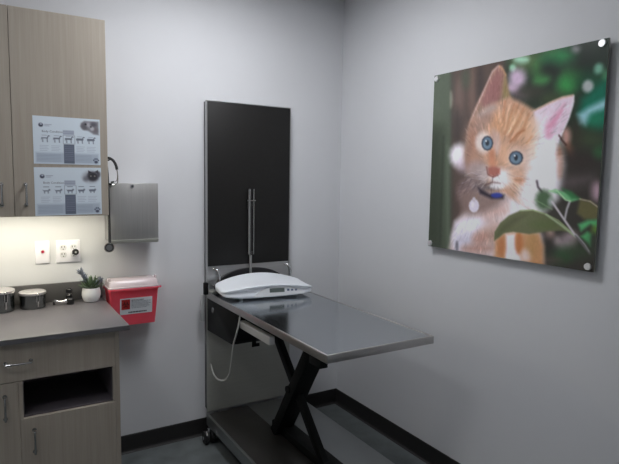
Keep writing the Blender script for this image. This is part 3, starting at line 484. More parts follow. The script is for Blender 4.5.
('P',[(0.588,0.49),(0.587,0.497),(0.584,0.502),(0.578,0.504),(0.572,0.502),(0.568,0.496),(0.566,0.489),(0.567,0.482),(0.571,0.477),(0.577,0.475),(0.582,0.477),(0.587,0.482)],0.006,(46,52,62),1.0),
('P',[(0.574,0.48),(0.573,0.482),(0.572,0.483),(0.57,0.484),(0.567,0.483),(0.566,0.482),(0.565,0.479),(0.565,0.477),(0.567,0.476),(0.569,0.475),(0.571,0.476),(0.573,0.478)],0.004,(240,246,250),1.0),
('P',[(0.692,0.555),(0.689,0.564),(0.68,0.571),(0.668,0.574),(0.656,0.571),(0.646,0.564),(0.643,0.555),(0.645,0.546),(0.654,0.539),(0.666,0.536),(0.679,0.539),(0.688,0.546)],0.02,(214,156,116),0.6),
('P',[(0.679,0.608),(0.675,0.616),(0.662,0.622),(0.645,0.624),(0.626,0.623),(0.613,0.617),(0.608,0.609),(0.612,0.601),(0.625,0.595),(0.643,0.593),(0.661,0.595),(0.674,0.6)],0.03,(210,156,126),0.5),
('P',[(0.692,0.469),(0.69,0.487),(0.684,0.501),(0.673,0.506),(0.663,0.5),(0.654,0.487),(0.65,0.468),(0.652,0.449),(0.659,0.436),(0.67,0.431),(0.68,0.437),(0.689,0.451)],0.03,(228,196,170),0.6),
('P',[(0.64,0.546),(0.691,0.515),(0.806,0.502),(0.8,0.681),(0.725,0.761),(0.633,0.752),(0.593,0.69)],0.035,(240,235,240),0.92),
('P',[(0.566,0.588),(0.558,0.611),(0.534,0.628),(0.499,0.635),(0.463,0.629),(0.435,0.613),(0.424,0.589),(0.433,0.566),(0.459,0.549),(0.494,0.542),(0.529,0.549),(0.555,0.565)],0.025,(240,234,238),0.95),
('P',[(0.427,0.569),(0.422,0.591),(0.407,0.607),(0.384,0.614),(0.36,0.608),(0.342,0.592),(0.335,0.569),(0.34,0.547),(0.356,0.53),(0.379,0.525),(0.403,0.531),(0.42,0.547)],0.02,(200,186,186),0.9),
('P',[(0.385,0.545),(0.378,0.567),(0.359,0.584),(0.331,0.59),(0.302,0.584),(0.28,0.568),(0.271,0.545),(0.278,0.522),(0.299,0.506),(0.327,0.5),(0.355,0.506),(0.376,0.523)],0.03,(168,150,150),0.8),
('P',[(0.624,0.581),(0.619,0.594),(0.604,0.603),(0.582,0.607),(0.559,0.604),(0.542,0.595),(0.535,0.582),(0.54,0.569),(0.557,0.559),(0.579,0.556),(0.601,0.559),(0.618,0.568)],0.03,(222,184,160),0.7),
('P',[(0.632,0.6),(0.629,0.608),(0.619,0.614),(0.604,0.616),(0.589,0.614),(0.578,0.609),(0.574,0.601),(0.577,0.593),(0.588,0.587),(0.603,0.584),(0.617,0.586),(0.628,0.592)],0.02,(200,136,104),0.7),
('P',[(0.493,0.638),(0.482,0.65),(0.45,0.66),(0.405,0.664),(0.358,0.663),(0.323,0.655),(0.31,0.643),(0.322,0.63),(0.356,0.621),(0.403,0.617),(0.448,0.619),(0.481,0.627)],0.025,(104,96,100),0.85),
('P',[(0.385,0.631),(0.378,0.657),(0.357,0.676),(0.327,0.684),(0.296,0.678),(0.272,0.66),(0.262,0.633),(0.269,0.607),(0.291,0.587),(0.322,0.58),(0.353,0.586),(0.375,0.605)],0.03,(122,106,106),0.8),
('P',[(0.322,0.667),(0.316,0.702),(0.296,0.729),(0.267,0.74),(0.237,0.732),(0.213,0.707),(0.204,0.671),(0.21,0.634),(0.231,0.608),(0.26,0.598),(0.29,0.607),(0.312,0.632)],0.03,(134,112,110),0.8),
('P',[(0.522,0.631),(0.516,0.639),(0.499,0.646),(0.476,0.649),(0.452,0.647),(0.433,0.641),(0.426,0.633),(0.433,0.625),(0.45,0.618),(0.474,0.615),(0.498,0.617),(0.515,0.623)],0.012,(240,236,240),0.9),
('P',[(0.409,0.539),(0.442,0.525),(0.486,0.542),(0.488,0.569),(0.449,0.586),(0.415,0.572)],0.01,(172,108,98),1.0),
('S',[(0.419,0.576),(0.444,0.586),(0.476,0.576)],0.006,(120,64,60),0.9,0.005),
('P',[(0.465,0.512),(0.462,0.522),(0.454,0.53),(0.442,0.532),(0.429,0.529),(0.42,0.522),(0.416,0.512),(0.419,0.502),(0.428,0.494),(0.44,0.492),(0.452,0.495),(0.461,0.502)],0.02,(208,146,116),0.8),
('S',[(0.401,0.535),(0.411,0.572)],0.008,(110,60,52),0.8,0.006),
('S',[(0.444,0.586),(0.442,0.613),(0.393,0.63)],0.006,(96,70,70),0.8,0.004),
('S',[(0.442,0.613),(0.494,0.618)],0.006,(120,90,90),0.7,0.004),
('S',[(0.391,0.588),(0.304,0.562),(0.255,0.58)],0.004,(236,230,236),0.32,0.002),
('S',[(0.392,0.6),(0.305,0.594),(0.239,0.623)],0.004,(236,230,236),0.32,0.002),
('S',[(0.402,0.61),(0.329,0.632),(0.278,0.677)],0.004,(236,230,236),0.32,0.002),
('S',[(0.513,0.598),(0.59,0.617),(0.638,0.641)],0.004,(236,230,236),0.32,0.002),
('S',[(0.509,0.608),(0.572,0.643)],0.004,(236,230,236),0.32,0.002),
('S',[(0.516,0.585),(0.606,0.581),(0.678,0.599)],0.004,(236,230,236),0.32,0.002),
('S',[(0.403,0.613),(0.352,0.666)],0.004,(236,230,236),0.32,0.002),
('S',[(0.305,0.597),(0.255,0.687),(0.24,0.741)],0.006,(84,72,74),0.5,0.004),
('S',[(0.341,0.614),(0.305,0.685)],0.006,(84,72,74),0.5,0.004),
('S',[(0.282,0.58),(0.231,0.652)],0.006,(84,72,74),0.5,0.004),
('F',[(0.202,0.844),(0.311,0.72),(0.498,0.694),(0.661,0.593),(0.713,0.654),(0.687,0.757),(0.58,0.788),(0.488,0.896),(0.494,1.014),(0.212,1.055),(0.182,0.929)],0.01,(0,0,0),0.5,(0.447,0.549,350,0.035)),
('F',[(0.281,0.562),(0.399,0.545),(0.491,0.562),(0.642,0.578),(0.645,0.641),(0.516,0.661),(0.289,0.721),(0.218,0.67)],0.01,(0,0,0),0.5,(0.447,0.549,250,0.035)),
('P',[(0.237,0.688),(0.308,0.659),(0.416,0.672),(0.521,0.693),(0.48,0.737),(0.4,0.771),(0.314,0.794),(0.237,0.781)],0.03,(132,110,104),0.85),
('P',[(0.351,0.642),(0.426,0.674),(0.521,0.677),(0.514,0.697),(0.442,0.7),(0.366,0.676)],0.012,(52,46,56),1.0),
('P',[(0.509,0.679),(0.505,0.686),(0.492,0.691),(0.474,0.694),(0.456,0.693),(0.442,0.688),(0.437,0.682),(0.442,0.675),(0.455,0.67),(0.473,0.667),(0.491,0.668),(0.504,0.673)],0.008,(54,66,150),1.0),
('S',[(0.353,0.675),(0.337,0.701)],0.005,(150,120,100),0.8,0.004),
('P',[(0.364,0.74),(0.361,0.758),(0.349,0.773),(0.331,0.779),(0.314,0.775),(0.3,0.762),(0.294,0.744),(0.298,0.725),(0.311,0.711),(0.328,0.705),(0.346,0.709),(0.359,0.722)],0.006,(216,208,222),1.0),
('P',[(0.339,0.708),(0.338,0.715),(0.334,0.721),(0.329,0.723),(0.323,0.721),(0.319,0.716),(0.317,0.709),(0.318,0.702),(0.322,0.697),(0.327,0.695),(0.333,0.696),(0.337,0.701)],0.006,(200,190,200),1.0),
('P',[(0.332,0.737),(0.331,0.745),(0.327,0.751),(0.321,0.753),(0.316,0.751),(0.311,0.746),(0.31,0.738),(0.311,0.73),(0.315,0.724),(0.32,0.721),(0.326,0.723),(0.33,0.729)],0.008,(232,226,236),0.8),
('S',[(0.7,0.605),(0.708,0.633),(0.729,0.654)],0.008,(52,44,50),0.95,0.009),
('P',[(0.785,0.691),(0.78,0.716),(0.766,0.734),(0.744,0.742),(0.722,0.737),(0.705,0.72),(0.698,0.695),(0.702,0.67),(0.717,0.652),(0.739,0.644),(0.761,0.65),(0.778,0.667)],0.02,(60,88,56),0.9),
('S',[(0.697,0.694),(0.787,0.735)],0.005,(130,160,120),0.8,0.004),
('P',[(0.788,0.697),(0.787,0.705),(0.782,0.712),(0.776,0.714),(0.769,0.712),(0.764,0.707),(0.762,0.698),(0.763,0.69),(0.768,0.684),(0.774,0.681),(0.781,0.683),(0.786,0.689)],0.012,(170,178,176),0.8),
('P',[(0.471,0.918),(0.471,0.872),(0.504,0.821),(0.553,0.78),(0.615,0.752),(0.686,0.744),(0.755,0.76),(0.838,0.796),(0.903,0.837),(0.84,0.831),(0.776,0.838),(0.675,0.863),(0.583,0.86),(0.53,0.872),(0.5,0.898)],0.006,(96,102,70),1.0),
('P',[(0.488,0.889),(0.517,0.836),(0.58,0.788),(0.652,0.77),(0.582,0.824),(0.53,0.858)],0.02,(78,82,56),0.8),
('P',[(0.807,0.804),(0.799,0.816),(0.776,0.826),(0.742,0.832),(0.708,0.832),(0.682,0.826),(0.672,0.816),(0.681,0.804),(0.706,0.794),(0.74,0.789),(0.774,0.789),(0.798,0.795)],0.03,(84,100,58),0.8),
('S',[(0.615,0.752),(0.686,0.744),(0.759,0.761),(0.822,0.785),(0.903,0.846)],0.005,(150,168,116),0.9,0.005),
('S',[(0.759,0.761),(0.823,0.797),(0.909,0.851)],0.006,(168,186,150),0.9,0.008),
('S',[(0.785,0.7),(0.837,0.763),(0.909,0.848)],0.005,(196,190,196),1.0,0.01),
('S',[(0.909,0.848),(0.978,0.918)],0.006,(104,100,102),1.0,0.009),
('S',[(0.912,0.842),(0.953,0.881),(0.975,0.91)],0.005,(176,172,178),0.9,0.005),
('S',[(0.853,0.774),(0.86,0.729),(0.873,0.69)],0.005,(186,184,188),1.0,0.009),
('P',[(0.766,0.65),(0.798,0.641),(0.846,0.653),(0.887,0.675),(0.918,0.682),(0.879,0.696),(0.845,0.686),(0.815,0.663)],0.007,(112,178,124),1.0),
('P',[(0.83,0.636),(0.877,0.649),(0.92,0.679),(0.879,0.684)],0.01,(56,120,72),0.9),
('S',[(0.766,0.65),(0.808,0.648),(0.851,0.688),(0.873,0.693)],0.005,(190,220,180),0.9,0.005),
('P',[(0.918,0.682),(0.968,0.691),(1.006,0.717),(0.998,0.771),(0.943,0.77),(0.909,0.746)],0.012,(104,100,64),0.9),
('S',[(0.918,0.682),(0.965,0.69),(1.006,0.717)],0.005,(196,184,160),0.9,0.004),
('P',[(0.918,0.795),(0.958,0.774),(1.003,0.768),(1.005,0.807),(0.973,0.79),(0.932,0.825)],0.012,(88,172,110),1.0),
('P',[(0.933,0.848),(0.961,0.823),(0.981,0.832),(0.979,0.886),(0.964,0.871)],0.012,(84,168,104),1.0),
('P',[(1.008,0.812),(1.007,0.821),(1.002,0.828),(0.996,0.83),(0.988,0.829),(0.983,0.823),(0.98,0.815),(0.982,0.806),(0.987,0.8),(0.994,0.797),(1.001,0.798),(1.006,0.804)],0.02,(110,150,60),0.9),
('P',[(1.009,0.869),(1.008,0.89),(1.003,0.906),(0.995,0.913),(0.986,0.908),(0.979,0.894),(0.975,0.873),(0.976,0.851),(0.982,0.835),(0.99,0.828),(0.998,0.833),(1.006,0.848)],0.03,(56,64,52),0.8)]
# ================================================================== room shell
T = 0.1
struct('floor', B(LX - T, W + T, FY - T, D + T, -T, 0), 'floor')
struct('ceiling', B(LX - T, W + T, FY - T, D + T, CEIL, CEIL + T), 'ceiling')
struct('wall_back', B(LX - T, W + T, D, D + T, 0, CEIL), 'wall')
struct('wall_right', B(W, W + T, FY - T, D, 0, CEIL), 'wall')
struct('wall_left', B(LX - T, LX, FY - T, D, 0, CEIL), 'wall')
struct('wall_front', B(LX, W, FY - T, FY, 0, CEIL), 'wall')
def cove(bm, prof_axis, at, sgn, a0, a1):
    # rubber cove base: thin strip with a curved toe
    h, t, c = 0.102, 0.006, 0.018
    pr = [(0, 0), (0, h), (t * 0.6, h), (t, h - 0.004), (t, c)] + [(t + (c - t) * (1 - math.cos(a)), c - c * math.sin(a) + 0.001) for a in (0.5, 1.0, 1.45)] + [(c + 0.004, 0)]
    return prism(bm, [(at + sgn * p[0], p[1]) for p in pr], prof_axis, a0, a1)
struct('baseboard_back', cove(bmesh.new(), 'x', D, -1, 0.488, W - 0.003), 'base')
bb = bmesh.new()
h, t, c = 0.102, 0.006, 0.018
pr = [(W, 0), (W, h), (W - t * 0.6, h), (W - t, h - 0.004), (W - t, c), (W - t - 0.004, 0.006), (W - c - 0.004, 0)]
prism(bb, pr, 'y', FY, D - 0.003)
struct('baseboard_right', bb, 'base')

# ================================================================== lights
def ceiling_panel(cx, cy, label, wx=0.56, wy=0.56):
    r = thing('ceiling_light', (cx, cy, CEIL), label, 'ceiling light', 'ceiling lights')
    fb = bmesh.new()
    a, b = wx / 2, wy / 2
    for (x0, x1, y0, y1) in ((-a - .03, a + .03, -b - .03, -b), (-a - .03, a + .03, b, b + .03), (-a - .03, -a, -b, b), (a, a + .03, -b, b)):
        box(fb, cx + x0, cx + x1, cy + y0, cy + y1, CEIL - 0.014, CEIL - 0.0005)
    obj('frame', fb, 'whiteplastic', r)
    obj('diffuser', B(cx - a, cx + a, cy - b, cy + b, CEIL - 0.010, CEIL - 0.002), 'lens', r)
    return r
for cx, cy, wd, lb in LIGHTS: ceiling_panel(cx, cy, lb, wd, wd)

# ================================================================== upper cabinet
UX0, UX1, UZ0, UZ1, UY = -0.285, 0.511, 1.379, 2.287, 2.715
uc = thing('upper_cabinet', (0.113, D - 0.005, UZ0), 'greige wood laminate wall cabinet with two doors above the counter', 'cabinet')
ub = bmesh.new()
box(ub, UX0, UX0 + 0.018, UY + 0.021, D - .0005, UZ0, UZ1); box(ub, UX1 - 0.018, UX1, UY + 0.021, D - .0005, UZ0, UZ1)
box(ub, UX0 + .018, UX1 - .018, UY + 0.021, D - .0005, UZ1 - .018, UZ1); box(ub, UX0 + .018, UX1 - .018, UY + 0.021, D - .0005, UZ0 + .022, UZ0 + .040)
box(ub, UX0 + .018, UX1 - .018, D - 0.012, D - .0005, UZ0 + .040, UZ1 - .018)
box(ub, 0.104, 0.122, UY + 0.021, D - 0.012, UZ0 + .0405, UZ1 - .018); box(ub, 0.104, 0.122, UY + 0.0205, UY + .04, UZ0 + .001, UZ0 + .040)
obj('body', ub, 'wood', uc)
def pull(p0, p1, out, parent, r=0.0048):
    """arched bar handle between two feet standing off along out"""
    p0, p1, out = Vector(p0), Vector(p1), Vector(out)
    bm = bmesh.new(); d = (p1 - p0)
    tube(bm, [p0, p0 + out * 0.85, p0 + out + d * 0.06, p0 + out * 1.08 + d * 0.5, p1 + out - d * 0.06, p1 + out * 0.85, p1], r, 10, 6)
    for p in (p0, p1): cyl(bm, p - out * 0.02, p + out * 0.12, r * 1.7, n=16)
    return obj('handle', bm, 'satin', parent)
for x0, x1, hx in ((UX0 + 0.002, 0.1120, 0.065), (0.1140, UX1 - 0.001, 0.159)):
    d = obj('door', B(x0, x1, UY, UY + 0.019, UZ0 + 0.001, UZ1 - 0.001, bev=0.0012, seg=1), 'wood', uc)
    pull((hx, UY, 1.434), (hx, UY, 1.524), (0, -0.028, 0), d)

led = thing('under_cabinet_light', (0.10, 2.84, UZ0), 'slim warm light bar mounted under the wall cabinet', 'light')
obj('housing', B(-0.265, 0.475, 2.800, 2.880, UZ0 + 0.009, UZ0 + 0.022, bev=0.002), 'whiteplastic', led)
obj('diffuser', B(-0.26, 0.47, 2.806, 2.874, UZ0 + 0.004, UZ0 + 0.0089), 'led', led)

# ================================================================== body condition charts taped to the door
def chart_layers(kind):
    L = []
    def R(x0, y0, x1, y1, c, a=1.0, b=0.004): L.append(('P', [(x0, y0), (x1, y0), (x1, y1), (x0, y1)], b, c, a))
    def E(cx, cy, rx, ry, c, a=1.0, b=0.01): L.append(('P', [(cx + rx * math.cos(k * PI / 6), cy + ry * math.sin(k * PI / 6)) for k in range(12)], b, c, a))
    def S_(pts, w, c, a=1.0, b=0.004): L.append(('S', pts, b, c, a, w))
    ink = (112, 119, 132)
    R(.03, .76, .97, .975, (168, 180, 194), .85, .03)
    for k in range(6): R(.045, .79 + k * .03, .40, .797 + k * .03, (130, 138, 158), .7); R(.62, .79 + k * .03, .86, .797 + k * .03, (130, 138, 158), .7)
    # round logo with two small lines
    E(.115, .185, .034, .042, (62, 66, 84)); E(.118, .168, .016, .018, (190, 196, 208))
    R(.165, .165, .27, .178, (150, 156, 172), .9); R(.165, .195, .24, .206, (150, 156, 172), .9)
    # pet photograph, top right
    if kind == 'dog':
        L.append(('P', [(.71, .10), (.76, .05), (.98, .05), (.98, .34), (.90, .33), (.82, .26), (.74, .24), (.70, .17)], .02, (128, 128, 134), 1.0))
        E(.76, .17, .05, .07, (96, 94, 100), .9, .03); E(.83, .13, .04, .05, (176, 176, 182), .9, .03); E(.90, .12, .05, .05, (86, 84, 92), .9, .03); E(.93, .24, .04, .06, (110, 104, 108), .9, .03)
        E(.88, .21, .03, .04, (196, 196, 202), .8, .02); E(.78, .12, .015, .02, (40, 40, 46)); E(.86, .17, .012, .016, (50, 50, 56))
    else:
        E(.84, .20, .13, .12, (150, 152, 160), .8, .05); E(.87, .19, .09, .10, (58, 56, 62), 1, .03); E(.96, .14, .03, .06, (84, 82, 90), .9, .02)
        L.append(('P', [(.80, .14), (.80, .06), (.86, .10)], .01, (60, 58, 64), 1.0)); L.append(('P', [(.90, .09), (.95, .05), (.96, .13)], .01, (60, 58, 64), 1.0))
        E(.84, .18, .013, .016, (150, 150, 140)); E(.90, .18, .013, .016, (150, 150, 140)); E(.76, .24, .04, .05, (110, 110, 118), .8, .03)
    # score column
    R(.435, .27, .60, .37, (168, 176, 192)); R(.435, .30, .60, .307, (130, 136, 152)); R(.435, .335, .60, .342, (130, 136, 152))
    R(.44, .57, .60, .98, (98, 106, 122))
    for k in range(8): R(.455, .62 + k * .04, .585, .627 + k * .04, (146, 152, 172), .8)
    for x0, x1, y0, y1 in ((.435, .61, .38, .386), (.435, .61, .556, .562), (.432, .438, .38, .56), (.606, .612, .38, .56)): R(x0, y0, x1, y1, ink, .9)
    # animals
    for k, cx in enumerate((.17, .345, .52, .69, .86)):
        fat = 0.7 + 0.22 * k
        if kind == 'dog':
            y = .455
            S_([(cx - .045, y), (cx + .035, y)], .026 * fat, ink); S_([(cx + .035, y - .005), (cx + .05, y - .05), (cx + .064, y - .045)], .016, ink)
            for dx in (-.042, -.030, .026, .036): S_([(cx + dx, y), (cx + dx + .003, y + .085)], .007, ink)
            S_([(cx - .045, y), (cx - .058, y + .035)], .006, ink); R(cx - .045, .395, cx + .03, .403, ink, .8)
        else:
            y = .485
            S_([(cx - .035, y), (cx + .03, y)], .024 * fat, ink); E(cx + .042, y - .02, .014, .018, ink); S_([(cx - .035, y), (cx - .055, y - .02)], .006, ink)
            for dx in (-.033, -.022, .020, .030): S_([(cx + dx, y), (cx + dx, y + .05)], .007, ink)
            R(cx - .045, .395, cx + .04, .41, ink, .8)
    for x0, x1 in ((.09, .22), (.26, .39), (.63, .76), (.79, .93)):
        for k in range(4): R(x0, .61 + k * .034, x1 - .02 * (k % 2), .618 + k * .034, (150, 158, 176), .75)
    # paw print
    E(.93, .935, .028, .030, (70, 76, 96)); 
    for dx, dy in ((-.036, -.03), (-.014, -.058), (.014, -.058), (.036, -.03)): E(.93 + dx, .925 + dy, .011, .016, (70, 76, 96))
    return L
def chart(name, kind, x0, x1, zt, zb, tilt, label):
    yf = UY - 0.0012
    nx, ny = 150, 114
    img, X, Y = paint(nx, ny, (206, 217, 226), chart_layers(kind), 0.77)
    def place(s, t_, dep): return (x0 + (x1 - x0) * s, yf + dep, zt + (zb - zt) * t_ + tilt * (s - .5))
    loc = ((x0 + x1) / 2, UY, zb)
    r = thing(name, loc, label, 'chart', 'charts taped to the cabinet door')
    obj('sheet', sheet(nx, ny, place, img, 0.001), 'paper', r, smooth=False)
    def tp(px, py):
        q = place(0.125, 0.335, -0.0004); return (q[0] + px, q[1], q[2] + py)
    obj('heading', text_bm('Body Condition', 0.0135, tp), 'ink_soft', r, smooth=False)
    return r
chart('dog_chart', 'dog', 0.195, 0.477, 1.829, 1.617, 0.0, 'upper printed chart on the cabinet door, with five standing dog figures')
chart('cat_chart', 'cat', 0.194, 0.478, 1.603, 1.384, 0.004, 'lower printed chart on the cabinet door, with a dark furry pet photo')

# ================================================================== base cabinet
BX0, BX1, BY = -0.29, 0.487, 2.422
bc = thing('base_cabinet', (0.10, 2.74, 0), 'greige wood laminate base cabinet with drawer, doors and open cubby', 'cabinet')
b = bmesh.new()
yb = D - 0.004; yf = BY + 0.021
box(b, BX1 - 0.018, BX1, BY + 0.003, yb, 0, 0.89); box(b, BX0, BX0 + 0.018, yf, yb, 0, 0.89)
box(b, BX0 + .018, BX1 - .018, yf, yb, 0.10, 0.118); box(b, BX0 + .018, BX1 - .018, D - .016, yb, 0.118, 0.87)
box(b, BX0 + .018, BX1 - .018, yf, yb, 0.872, 0.89); box(b, 0.090, 0.1055, BY + 0.001, yb - .012, 0.118, 0.729)
box(b, BX0 + .018, BX1 - .018, yf + .06, yf + .075, 0, 0.10)
obj('body', b, 'wood', bc)
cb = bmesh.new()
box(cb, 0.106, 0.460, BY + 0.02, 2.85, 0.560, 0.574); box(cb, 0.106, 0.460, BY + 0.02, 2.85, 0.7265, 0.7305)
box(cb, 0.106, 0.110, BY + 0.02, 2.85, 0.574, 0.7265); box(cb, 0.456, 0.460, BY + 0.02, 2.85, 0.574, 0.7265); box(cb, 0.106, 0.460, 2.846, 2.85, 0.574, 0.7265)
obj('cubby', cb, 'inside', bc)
obj('cubby_stile', B(0.4585, 0.4675, BY + 0.0005, BY + 0.02, 0.5735, 0.7295), 'wood', bc)
dr = obj('drawer', B(BX0 + .003, 0.4675, BY, BY + 0.019, 0.731, 0.8905, bev=0.0015, seg=1), 'wood', bc)
pull((0.047, BY, 0.811), (0.138, BY, 0.811), (0, -0.028, 0), dr)
d1 = obj('door', B(BX0 + .003, 0.0895, BY, BY + 0.019, 0.122, 0.7275, bev=0.0015, seg=1), 'wood', bc)
pull((0.040, BY, 0.583), (0.040, BY, 0.676), (0, -0.028, 0), d1)
d2 = obj('door', B(0.0925, 0.4675, BY, BY + 0.019, 0.122, 0.569, bev=0.0015, seg=1), 'wood', bc)
pull((0.142, BY, 0.422), (0.142, BY, 0.515), (0, -0.028, 0), d2)

ct = thing('countertop', (0.1, 2.72, 0.892), 'grey laminate countertop with low backsplash on the base cabinet', 'countertop')
obj('worktop', B(-0.32, 0.528, 2.402, D - 0.003, 0.8925, 0.914, bev=0.0015), 'counter', ct)
obj('backsplash', B(-0.32, 0.528, 3.028, D - 0.003, 0.9142, 1.010, bev=0.0015), 'splash', ct)
obj('shaded_edge', B(-0.32, 0.528, 2.400, 2.4018, 0.8925, 0.9125), 'cedge', ct)  # thin strip, shade of the front edge put into its colour

# ================================================================== canisters
def canister(cx, cy, r, hb, label, phi):
    z = 0.9145
    t_ = thing('steel_canister', (cx, cy, z), label, 'canister', 'steel canisters')
    obj('body', lathe(bmesh.new(), cx, cy, [(0, z), (r * .95, z), (r * .985, z + .003), (r, z + .008), (r, z + hb), (r - .002, z + hb), (r - .002, z + .01), (0, z + .01)]), 'can', t_)
    zl = z + hb + 0.0006
    obj('lid', lathe(bmesh.new(), cx, cy, [(0, zl), (r * .98, zl), (r * 1.05, zl + .001), (r * 1.065, zl + .006), (r * 1.05, zl + .012), (r * .98, zl + .015), (r * .9, zl + .0165), (0, zl + .019)]), 'lid', t_)
    c = bmesh.new(); dx, dy = math.cos(phi), math.sin(phi)
    def pt(rr, tang, zz): return (cx + dx * rr - dy * tang, cy + dy * rr + dx * tang, zz)
    tube(c, [pt(r + .002, -.007, z + hb * .55), pt(r + .006, -.007, z + hb * .8), pt(r * 1.065 + .003, -.007, zl + .008), pt(r * 1.065 + .003, .007, zl + .008), pt(r + .006, .007, z + hb * .8), pt(r + .002, .007, z + hb * .55)], 0.0016, 8, 4)
    tube(c, [pt(r + .002, 0, z + hb * .2), pt(r + .005, 0, z + hb * .4), pt(r + .005, 0, z + hb * .6)], 0.004, 8, 4)
    obj('clasp', c, 'chrome', t_)
canister(0.186, 2.950, 0.0585, 0.066, 'shorter round steel canister with clasp lid, between tall canister and black instruments', -1.25)
canister(0.045, 2.935, 0.062, 0.089, 'taller round steel canister at the left end of the counter', -1.2)

# ================================================================== small instruments
z = 0.9145
r = thing('otoscope_head', (0.356, 2.975, z), 'black upright otoscope head standing against the backsplash', 'instrument')
obj('barrel', lathe(bmesh.new(), 0.356, 2.982, [(0, z), (.015, z), (.0165, z + .004), (.0165, z + .040), (.0125, z + .044), (.0125, z + .050), (.0165, z + .053), (.0165, z + .070), (.014, z + .073), (.012, z + .073), (.011, z + .068), (0, z + .068)]), 'blackplastic', r)
obj('collar', lathe(bmesh.new(), 0.356, 2.982, [(.0128, z + .0445), (.0136, z + .0455), (.0136, z + .0485), (.0128, z + .0495)]), 'chrome', r)
r = thing('instrument_handle', (0.315, 2.945, z), 'small chrome and black instrument lying beside the potted plant', 'instrument')
obj('neck', tube(bmesh.new(), [(0.283, 2.952, z + .020), (0.300, 2.950, z + .016), (0.320, 2.944, z + .015), (0.338, 2.940, z + .018)], lambda t: 0.0055 + 0.0035 * abs(2 * t - 1), 14, 6), 'chrome', r)
e = bmesh.new(); cyl(e, (0.2765, 2.953, z + .0125), (0.286, 2.952, z + .0125), 0.0120, n=20)
obj('end_cap', e, 'blackplastic', r)
e = bmesh.new(); lathe(e, 0.356, 2.940, [(0, z), (.016, z), (.018, z + .004), (.018, z + .026), (.014, z + .031), (.010, z + .031), (0, z + .028)])
obj('grip', e, 'blackplastic', r)
e = bmesh.new(); cyl(e, (0.333, 2.938, z + .018), (0.340, 2.937, z + .020), 0.011, n=18)
obj('ferrule', e, 'chrome', r)

# ================================================================== succulent
px, py = 0.460, 2.962
r = thing('potted_succulent', (px, py, z), 'small green and grey succulent in a white round pot', 'plant')
obj('pot', lathe(bmesh.new(), px, py, [(0, z), (.030, z), (.036, z + .003), (.043, z + .018), (.0465, z + .036), (.0455, z + .054), (.042, z + .068), (.0395, z + .073), (.0375, z + .072), (.040, z + .062), (0, z + .060)]), 'pot', r)
obj('soil', lathe(bmesh.new(), px, py, [(0, z + .0615), (.038, z + .0615), (.0375, z + .065), (0, z + .067)]), 'soil', r)
def leaf(bm, p, dirv, L, w, curl=0.3):
    dirv = Vector(dirv).normalized(); side = dirv.cross(Vector((0, 0, 1))).normalized(); up = side.cross(dirv)
    rings = []
    for k in range(7):
        t = k / 6; ww = w * (math.sin(PI * min(1, 0.12 + t * 0.86)) ** 0.8) + 0.0004; th = ww * 0.38
        c_ = Vector(p) + dirv * L * t + Vector((0, 0, 1)) * curl * L * t * t
        rings.append([bm.verts.new(c_ + side * ww * math.cos(a) + up * th * math.sin(a)) for a in [2 * PI * i / 8 for i in range(8)]])
    for a, b2 in zip(rings, rings[1:]):
        for i in range(8): bm.faces.new((a[i], a[(i + 1) % 8], b2[(i + 1) % 8], b2[i]))
    bm.faces.new(rings[0][::-1]); bm.faces.new(rings[-1])
fb = bmesh.new(); z2 = z + 0.069
for ring, (n, L, el, w) in enumerate(((11, .060, .16, .0095), (10, .056, .55, .009), (8, .050, .98, .008), (4, .040, 1.35, .006))):
    for k in range(n):
        a = 2 * PI * k / n + ring * 0.35 + random.uniform(-.12, .12)
        leaf(fb, (px + .008 * math.cos(a), py + .008 * math.sin(a), z2 + .003 * ring), (math.cos(a) * math.cos(el), math.sin(a) * math.cos(el) * .78, math.sin(el)), L * random.uniform(.9, 1.08), w, .25)
obj('rosette', fb, 'leaf', r)
fb = bmesh.new()
stem0, stem1 = Vector((px - .004, py, z2)), Vector((px - .050, py - .004, z2 + .090))
tube(fb, [stem0, stem0.lerp(stem1, .5) + Vector((0, 0, .004)), stem1], 0.003, 8, 5)
for k in range(44):
    t = 0.2 + 0.8 * k / 43; a = k * 2.4; p = stem0.lerp(stem1, t)
    dv = (stem1 - stem0).normalized() * 0.7 + Vector((math.cos(a), math.sin(a), math.sin(a * 1.7))) * 0.5
    leaf(fb, p, dv, .026, .0058, .1)
s0, s1 = Vector((px + .012, py - .01, z2)), Vector((px + .044, py - .02, z2 + .042))
for k in range(26):
    t = 0.25 + 0.75 * k / 25; a = k * 2.4
    leaf(fb, s0.lerp(s1, t), (s1 - s0).normalized() * .7 + Vector((math.cos(a), math.sin(a), math.sin(a * 1.3))) * .6, .023, .0054, .1)
obj('flower_spike', fb, 'leaf_blue', r)

# ================================================================== wall plates
r = thing('call_button_plate', (0.244, D, 1.174), 'white single wall plate with a small red button', 'wall plate')
obj('plate', B(0.2105, 0.2775, D - 0.007, D + 0.0005, 1.116, 1.232, bev=0.003), 'whiteplastic', r)
e = bmesh.new(); cyl(e, (0.245, D - .0072, 1.177), (0.245, D - .0095, 1.177), .012, n=24)
obj('button_collar', e, 'recept', r)
e = bmesh.new(); cyl(e, (0.245, D - .0096, 1.177), (0.245, D - .015, 1.177), .0075, .006, n=24)
obj('button', e, 'red_button', r)

